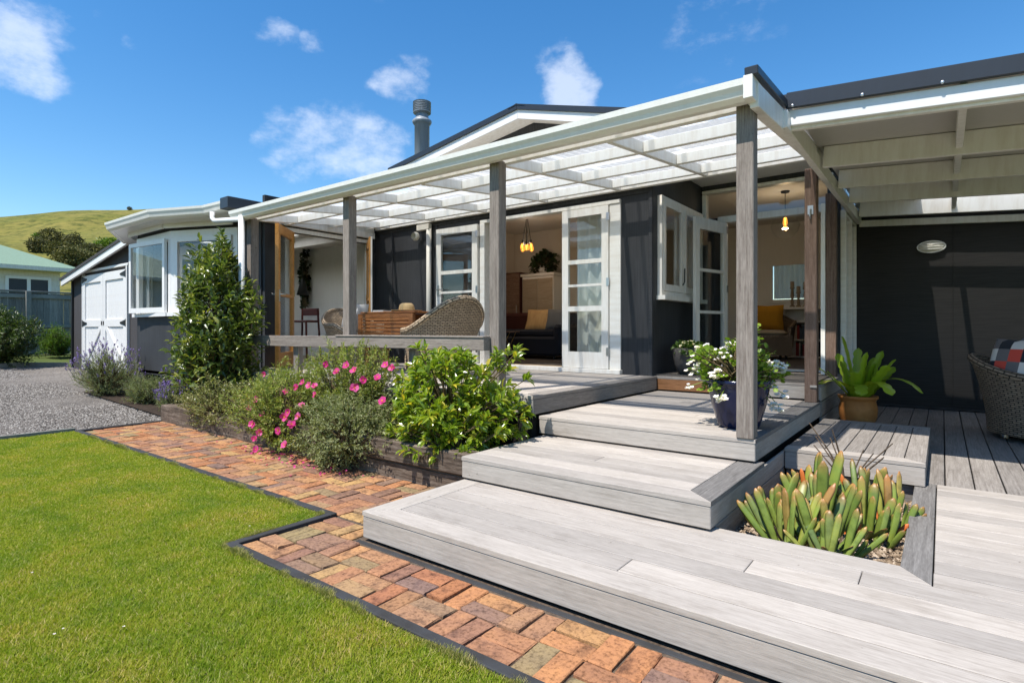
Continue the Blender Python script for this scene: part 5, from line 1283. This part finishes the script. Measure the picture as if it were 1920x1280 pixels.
for k in range(12):
    a = rnd.uniform(-.38, .38); b = rnd.uniform(-.3, .3); h = rnd.uniform(.28, .46); mk('stalk', tube([(-.46 + .04 * a, 3.98, .04), (-.46 + a * .25, 3.98 + b * .15, .04 + h * .6), (-.46 + a * .62, 3.98 + b * .4, .04 + h)], [.006, .005, .0035], 5), 'bark', dg)

# ------------------------------------------------------------------ pots
def pot(name, label, loc, prof, mat, soil_z, soil_r, n=32):
    t = thing(name, label, 'plant pot', loc); mk('pot', lathe(prof, n), mat, t, smooth=True, local=True); mk('soil', lathe([(.0, soil_z), (soil_r, soil_z)], n), 'soil', t, local=True); return t
NP = (-1.10, 3.98)
pot('glazed_pot', 'navy blue glazed pot standing on the landing behind the corner post', (*NP, Z3), [(.0, .0), (.125, .0), (.135, .02), (.175, .16), (.195, .27), (.198, .295), (.212, .30), (.212, .325), (.190, .325), (.185, .26)], 'navy_glaze', .28, .187)
gr, GPp = shrub('geranium', 'trailing geranium with pale pink white flower heads in the navy pot', 'plant', (*NP, Z3 + .30), (.30, .28, .24), .10, 230, 7, .031, .031, 'geranium_leaf', 'round', .09, 8, seed=51, zmin=-.16, flat=.5)
WFl = [flower_mesh('flower', 5, .017, .016, 'white_petal', 'white_petal', 80 + k) for k in range(2)]
def umbel(seed):
    r = np.random.default_rng(seed); prt = []
    for k in range(9):
        c = r.normal(0, .018, 3); a = np.arange(5) * 1.257 + r.uniform(0, 6); nrm = c / (np.linalg.norm(c) + 1e-6) + np.array([0, 0, .6])
        d = np.stack([np.cos(a), np.sin(a), np.full(5, .3)], 1) + nrm * .3; prt.append(place('round', np.repeat(c[None], 5, 0), d, np.full(5, .019), np.full(5, .015), r))
    me = bpy.data.meshes.new('flower_head'); v, f = cat(prt); me.from_pydata(v.tolist(), [], f); me.materials.append(MATS['white_petal']); me.update(); return me
UM = [umbel(k) for k in range(4)]
stk = []
for px, py, Y in [(1308, 662, 3.95), (1302, 700, 3.9), (1293, 724, 3.85), (1340, 705, 3.75), (1349, 746, 3.72), (1352, 672, 3.9), (1362, 655, 4.0), (1370, 645, 4.05), (1338, 664, 3.95), (1328, 655, 4.0), (1449, 690, 4.05), (1461, 684, 4.1), (1468, 692, 4.1), (1446, 722, 4.0), (1472, 740, 4.05), (1450, 762, 3.95), (1463, 765, 4.0), (1303, 683, 3.92), (1345, 700, 3.76), (1443, 682, 4.1)]:
    a = ray(px); t = Y / a[1]; p = (a[0] * t, Y, CAMZ + (HOR - py) / FPX * t); put(UM[rnd.randrange(4)], 'flower_head', p, (0, -.4, 1), gr, rnd.uniform(.85, 1.25)); stk.append(tube([(NP[0] * .6 + p[0] * .4, NP[1] * .6 + p[1] * .4, Z3 + .34), p], .0025, 4, False))
mk('flower_stalks', cat(stk), 'geranium_leaf', gr)
GPX = (-2.22, 6.16)
pot('round_pot', 'dark grey round pot beside the orange porch board', (*GPX, Z4), [(.0, .02), (.11, .02), (.125, .03), (.165, .12), (.182, .22), (.18, .305), (.168, .305), (.165, .25)], 'grey_pot', .28, .166)
for k in range(3):
    a = k * 2.09; mk('pot_foot', box(-.02, .02, -.02, .02, 0, .022), 'grey_pot', [o for o in COL.objects if o.name == 'round_pot'][0], local=True).location = (.09 * math.cos(a), .09 * math.sin(a), 0)
pr_, PP = shrub('primula', 'cream primula flowers filling the dark grey pot', 'plant', (*GPX, Z4 + .27), (.19, .19, .06), .04, 90, 5, .06, .036, 'primula_leaf', 'broad', .05, 5, seed=61, zmin=.0, flat=.6)
CF = [flower_mesh('flower', 5, .022, .022, 'cream_petal', 'yellow_stamen', 90 + k) for k in range(2)]
for k in range(46):
    a = rnd.uniform(0, 6.28); q = rnd.uniform(0, .15); put(CF[k % 2], 'flower', (GPX[0] + q * math.cos(a), GPX[1] + q * math.sin(a), Z4 + .35 + rnd.uniform(-.01, .03) - q * .15), (math.cos(a) * q * 3, math.sin(a) * q * 3 - .2, 1), pr_, rnd.uniform(.8, 1.2))
TP = (-.63, 6.18)
pot('terracotta_pot', 'glazed orange terracotta pot behind the box step', (*TP, Z1), [(.0, .0), (.105, .0), (.12, .03), (.155, .15), (.16, .22), (.145, .285), (.150, .30), (.165, .315), (.165, .335), (.14, .335), (.135, .29)], 'terracotta', .30, .137)
oc = thing('orchid_cactus', 'orchid cactus with scalloped bright green leaves in the terracotta pot', 'plant', (*TP, Z1 + .30))
def scalloped(L_, W_, n, bend):
    V = []; Fc = []; m = n * 4
    for j in range(m + 1):
        u = j / m; w = W_ * .5 * min(1, .35 + u * 3.2) * (1 if u < .88 else max(.15, math.sqrt(max(0, 1 - ((u - .88) / .12) ** 2)))) * (.76 + .24 * abs(math.sin(math.pi * u * n)))
        z = L_ * u; y = bend * u * u
        V += [(-w, y, z - bend * bend * u * u * .4 / max(L_, .1)), (-.008, y + .009, z), (.008, y + .009, z), (w, y, z - bend * bend * u * u * .4 / max(L_, .1))]
    for j in range(m):
        for k in range(3): Fc.append((j * 4 + k, j * 4 + k + 1, (j + 1) * 4 + k + 1, (j + 1) * 4 + k))
    return V, Fc
def arch(L_, W_, n, lift):  # leaf that arches over and hangs
    V, Fc = scalloped(L_, W_, n, 0); out = []
    for x, y, z in V:
        a = z / L_ * R(150); rr = L_ / R(150); out.append((x, rr * (1 - math.cos(a)) * 1.0 + y, rr * math.sin(a) * lift)); 
    return out, Fc
for az, tl, L_, W_, kind in [(-2.1, 4, .55, .085, 0), (2.6, 16, .42, .075, 0), (2.9, 38, .36, .08, 0), (3.3, 30, .30, .075, 0), (-1.2, 6, .42, .06, 0), (.2, 12, .44, .075, 0), (-.3, 26, .42, .085, 0), (-.6, 32, .40, .07, 0), (.5, 36, .38, .07, 0), (-1.6, 24, .30, .075, 0), (1.2, 20, .40, .07, 0), (1.8, 12, .46, .07, 0),
                          (-.9, 0, .52, .09, 1), (-.35, 0, .60, .075, 1), (-2.4, 0, .50, .07, 1), (2.9, 0, .46, .07, 1), (-1.4, 0, .44, .09, 1), (.3, 0, .55, .07, 1), (-2.9, 8, .34, .06, 0), (-.2, 8, .33, .06, 0)]:
    W_ *= 1.22; L_ *= 1.1
    o = mk('leaf', scalloped(L_, W_, 6, L_ * .12) if not kind else arch(L_, W_, 7, .9), 'cactus_leaf', None, smooth=False)
    o.matrix_basis = Matrix.Translation((TP[0] + .05 * math.cos(az), TP[1] + .05 * math.sin(az), Z1 + .29)) @ Matrix.Rotation(az - math.pi / 2, 4, 'Z') @ Matrix.Rotation(-R(tl), 4, 'X') @ Matrix.Rotation(rnd.uniform(-.7, .7) if not kind else 0, 4, 'Z'); attach(o, oc)
# house plants
hp, _ = shrub('trailing_plant', 'dark trailing plant hanging on the wing room wall', 'plant', (-9.86, 6.28, 1.42), (.12, .08, .62), .62, 130, 5, .07, .05, 'house_plant_leaf', 'broad', .06, 3, seed=71, droop=.9)
hp2, _ = shrub('potted_plant', 'dark leafy plant on top of the pale cupboard', 'plant', (-6.12, 9.05, 2.20), (.30, .22, .20), .20, 110, 6, .08, .06, 'house_plant_leaf', 'broad', .08, 4, seed=72)
mk('pot', lathe([(.0, 0), (.09, 0), (.12, .15), (.11, .15)], 18, (-6.12, 9.05, 2.178)), 'cushion_white', hp2, smooth=True)

# ------------------------------------------------------------------ shed
shed = thing('shed', 'charcoal shed with white double doors and sloping roof', 'shed', (-13.2, 4.0, .25))
SX0, SX1 = -15.16, -11.30
def sz(x): return 2.22 + (x - SX0) * .152
mk('wall', prism([(SX0, .05), (SX1, .05), (SX1, sz(SX1) - .03), (SX0, sz(SX0) - .03)], 'y', 4.02, 4.10), 'shed_wall', shed)
mk('wall', box(SX0, SX0 + .08, 4.102, 7.5, .05, sz(SX0) - .03), 'shed_wall', shed)
mk('corner_board', box(SX0 - .02, SX0 + .05, 3.985, 4.018, .2, sz(SX0) - .05), 'black_iron', shed)
mk('barge_board', prism([(SX0 - .25, sz(SX0 - .25) - .12), (SX1 + .1, sz(SX1 + .1) - .12), (SX1 + .1, sz(SX1 + .1)), (SX0 - .25, sz(SX0 - .25))], 'y', 3.86, 3.90), 'white_gloss', shed)
roof_plane('roof', [(SX0 - .3, 3.84, sz(SX0 - .3) + .05), (SX1 + .12, 3.84, sz(SX1 + .12) + .05), (SX1 + .12, 7.6, sz(SX1 + .12) + .30), (SX0 - .3, 7.6, sz(SX0 - .3) + .30)], .05, 'shed_roof', shed)
mk('soffit', prism([(SX0 - .2, sz(SX0 - .2) - .03), (SX1 + .1, sz(SX1 + .1) - .03), (SX1 + .1, sz(SX1 + .1) - .01), (SX0 - .2, sz(SX0 - .2) - .01)], 'y', 3.901, 4.02), 'white_paint', shed)
DX0, DX1, DZ0, DZ1 = -14.36, -11.98, .28, 2.22
for x0, x1, z0, z1 in [(DX0 - .05, DX0, DZ0, DZ1 + .06), (DX1, DX1 + .05, DZ0, DZ1 + .06), (DX0 - .09, DX1 + .09, DZ1 + .062, DZ1 + .11)]: bb('door_frame', x0, x1, 3.965, 4.018, z0, z1, 'white_gloss', shed)
mid = (DX0 + DX1) / 2
for s_, x0, x1 in ((-1, DX0 + .01, mid - .006), (1, mid + .006, DX1 - .01)):
    n = 9; w = (x1 - x0) / n
    dr_ = mk('door', box(x0, x1, 4.004, 4.0195, DZ0 + .02, DZ1), 'white_paint', shed)
    for k in range(n): bb('board', x0 + k * w + .003, x0 + (k + 1) * w - .003, 3.992, 4.0035, DZ0 + .02, DZ1 - .002, 'white_gloss', dr_, .003)
    for q0, q1, r0, r1 in [(x0, x0 + .12, DZ0 + .02, DZ1), (x1 - .12, x1, DZ0 + .02, DZ1), (x0 + .121, x1 - .121, DZ1 - .16, DZ1), (x0 + .121, x1 - .121, 1.16, 1.30), (x0 + .121, x1 - .121, DZ0 + .02, DZ0 + .16)]: bb('rail', q0, q1, 3.968, 3.991, r0, r1, 'white_gloss', dr_, .003)
    a, b = ((x0 + .14, DZ0 + .16), (x1 - .14, 1.16)) if s_ < 0 else ((x0 + .14, 1.16), (x1 - .14, DZ0 + .16))
    plank('brace', (a[0], 3.978, a[1]), (b[0], 3.978, b[1]), .020, .11, 'white_gloss', dr_)
    hx = x0 if s_ < 0 else x1
    for z in (1.23, DZ1 - .08): mk('hinge', prism([(hx + s_ * .02, z - .07), (hx + s_ * .02, z + .07), (hx - s_ * .03, z + .05), (hx - s_ * .26, z + .014), (hx - s_ * .26, z - .014), (hx - s_ * .03, z - .05)][::s_], 'y', 3.958, 3.9665), 'black_iron', dr_)
    mk('latch', box(mid + s_ * .05 - .012, mid + s_ * .05 + .012, 3.955, 3.967, 1.19, 1.27), 'black_iron', dr_)

# ------------------------------------------------------------------ boundary fence and the neighbour
FX, FZ = -19.7, gz(-19.7, 4) - .02
fence = thing('boundary_fence', 'weathered grey vertical board fence behind the shed', 'fence', (FX, 4, FZ))
y = -2.0; k = 0
while y < 8.6:
    h = 1.66 + rnd.uniform(-.012, .012); bb('board', FX + rnd.uniform(-.004, .004) - .010, FX + .010, y, y + .143, FZ - .02, FZ + h, 'fence_wood', fence, .003); y += .149
for z0, z1 in ((.72, .82), (1.52, 1.62)): bb('rail', FX + .012, FX + .058, -2, 8.6, FZ + z0, FZ + z1, 'fence_wood', fence)
bb('capping', FX - .05, FX + .075, -2, 8.6, FZ + 1.675, FZ + 1.72, 'fence_wood', fence)
for yy in (-1.5, .8, 3.05, 4.15, 5.35, 7.4): bb('post', FX + .06, FX + .17, yy, yy + .11, FZ - .02, FZ + 1.70, 'fence_wood', fence)
nh = thing('neighbour_house', 'cream weatherboard house with a pale green roof beyond the fence', 'house', (-28, 2, .5))
NXW, NY1, NZE = -25.45, 6.35, 3.30
prof = []
V = []; Fc = []
for k in range(16): # lapped weatherboards
    z = .3 + .185 * k; V += [(NXW + .022, -9, z), (NXW + .022, NY1, z), (NXW, NY1, z + .185), (NXW, -9, z + .185)]; b = 4 * k; Fc.append((b, b + 1, b + 2, b + 3))
    if k: Fc.append((b - 1, b - 2, b + 1, b))
mk('wall', (V, Fc), 'cream_paint', nh); mk('wall', box(NXW - 7, NXW - .001, -9, NY1 - .001, .2, 3.25), 'cream_paint', nh)
mk('soffit', box(NXW - .1, -24.98, -9.5, 6.8, 3.18, 3.20), 'white_paint', nh); strip([(-24.98, -9.5), (-24.98, 6.8)], [(.0, 3.17), (.10, 3.17), (.12, 3.30), (.0, 3.30)], 'white_paint', 'gutter', nh)
rp = .445; rw = 4.2
mk('roof', ([(-24.93, -9.6, 3.31), (-24.93, 6.85, 3.31), (-24.93 - rw, 6.85 - rw, 3.31 + rw * rp), (-24.93 - rw, -9.6 + rw, 3.31 + rw * rp), (-24.93 - 2 * rw, 6.85, 3.31), (-24.93 - 2 * rw, -9.6, 3.31)], [(0, 1, 2, 3), (1, 4, 2), (4, 5, 3, 2), (5, 0, 3)]), 'green_roof', nh)
for y0, y1 in ((4.93, 6.0), (3.2, 4.35)):
    o = mk('window', join(box(NXW, NXW + .07, y0 - .09, y0, 1.5, 2.96), box(NXW, NXW + .07, y1, y1 + .09, 1.5, 2.96), box(NXW, NXW + .068, y0, y1, 2.87, 2.96), box(NXW, NXW + .066, (y0 + y1) / 2 - .05, (y0 + y1) / 2 + .05, 1.5, 2.87), box(NXW, NXW + .062, y0, (y0 + y1) / 2 - .05, 2.20, 2.27)), 'white_gloss', nh)
    mk('pane', box(NXW + .03, NXW + .035, y0, y1, 1.5, 2.87), 'dark_metal', o)
    o['label'] = 'white framed window'
# shrubs along the fence
gl_ = gz(-17, 3)
shrub('hedge_shrub', 'large dense green shrub in front of the grey fence', 'shrub', (-15.95, 2.82, gz(-15.9, 3) - .02), (.85, .75, .74), .66, 1700, 10, .07, .028, 'shrub_leaf', 'small', .22, 7, seed=81)
shrub('bright_shrub', 'small bright green shrub by the fence next to the shed', 'shrub', (-18.6, 4.55, gz(-18.6, 4)), (.52, .42, .42), .40, 330, 9, .08, .022, 'bright_leaf', 'small', .22, 6, seed=82)
shrub('low_plant', 'low leafy green plant at the shed corner', 'shrub', (-18.3, 5.05, gz(-18.3, 5)), (.45, .3, .16), .14, 160, 8, .08, .04, 'bright_leaf', 'small', .14, 6, seed=83)
e = thing('bed_edging', 'rough timber edging below the shrubs at the end of the drive', 'edging', (-15.5, 3, .3))
for a, b in (((-15.45, -2.5), (-15.5, 2.2)), ((-15.52, 2.25), (-15.7, 3.3)), ((-15.66, 3.32), (-15.25, 3.92))): plank('board', (*a, gz(*a) + .03), (*b, gz(*b) + .03), .05, .13, 'fence_wood', e)
for i, (px, py) in enumerate(((288, 748), (262, 744))): # broken stones by the lavender
    a = ray(px); t = FPX * (CAMZ - .03) / (py - HOR); r_ = np.random.default_rng(i); v, f = bevbox(.16, .10, .09, .03); tag(mk('stone', ([tuple(np.array(q) + r_.normal(0, .006, 3)) for q in v], f), 'pale_wood', loc=(a[0] * t, a[1] * t, gz(a[0] * t, 3) + .05), rotz=i * 1.1), ['pale edging stone beneath the green lavender', 'pale edging stone between the two bigger lavenders'][i], 'stone')

# small flowers in the lawn
for i, (px, py, kind) in enumerate([(118, 1188, 0), (102, 1198, 0), (60, 1081, 0), (468, 992, 0), (232, 1184, 0), (153, 953, 1)]):
    a = ray(px); t = FPX * CAMZ / (py - HOR); me = flower_mesh('flower', 8, .005, .0035, 'white_petal' if not kind else 'yellow_stamen', 'yellow_stamen', 200 + i)
    o = bpy.data.objects.new('lawn_daisy' if not kind else 'dandelion', me); COL.objects.link(o); o.location = (a[0] * t, a[1] * t, .019)
    tag(o, 'tiny white daisy in the front lawn' if not kind else 'single yellow dandelion in the front lawn', 'flower', 'white daisies in the lawn' if not kind else None)

# ------------------------------------------------------------------ trees on the hill
def hill_tree(px, py, wpx, hpx, seed, label, tone='hill_leaf'):
    """px,py: where its foot shows; distance from where that line of sight meets the slope"""
    a = ray(px); az = math.atan2(a[1], a[0]); k = math.hypot(*a); d = next((q for q in np.arange(70, 420, 1.) if (hill_z(q * math.cos(az), q * math.sin(az), q, az) - CAMZ) / (q / k) >= (HOR - py) / FPX), 395.)
    t = d / k; x, y = a[0] * t, a[1] * t; z = hill_z(x, y, d, az); w = wpx / FPX * t / 2 * .88; h = hpx / FPX * t * .88
    r = np.random.default_rng(seed); tr = thing('hill_tree', label, 'tree', (x, y, z), 0, 'bushy trees on the hillside')
    n = 1300; e_ = ellip(n, r, .5); e_ *= bumpy(e_, seed, .2)[:, None]; P = e_ * np.array([w, w, h * .5]) + np.array([0, 0, h * .52]); P = P[P[:, 2] > 0]; n = len(P)
    mk('crown', place('small', P, e_[:n] + r.normal(0, .7, (n, 3)), np.full(n, w * .24) * r.uniform(.5, 1.2, n), np.full(n, w * .13), r), tone, tr, (x, y, z))
    mk('trunk', tube([(0, 0, -.5), (0, 0, h * .3), (w * .1, 0, h * .7)], [w * .08, w * .06, w * .02], 6), 'bark', tr, (x, y, z))
for i, (px, py, w, h, lb) in enumerate([(96, 462, 44, 36, 'dark rounded tree highest in the hillside clump'), (139, 466, 36, 32, 'dark round tree right of the tallest in the hillside clump'), (72, 474, 44, 30, 'greyish tree at the outer edge of the hillside clump'),
        (112, 484, 50, 34, 'olive tree low in the middle of the hillside clump'), (142, 500, 60, 40, 'pale olive bushy tree behind the green roof'), (170, 486, 50, 32, 'brownish dark tree above the shed roof'), (120, 492, 40, 22, 'dark scrub tree just above the green roof ridge'), (182, 492, 36, 20, 'small scrub tree touching the shed roof line'),
        (70, 448, 18, 12, 'small bright bush beside the clump on the slope'), (205, 470, 48, 22, 'low green bush spreading right of the clump'), (243, 390, 10, 8, 'lone dark tree standing on the hill skyline')]):
    hill_tree(px, py, w, h, 100 + i, lb, 'bright_leaf' if i in (8, 9) else 'hill_olive' if i in (3, 4, 6, 7) else 'hill_leaf')
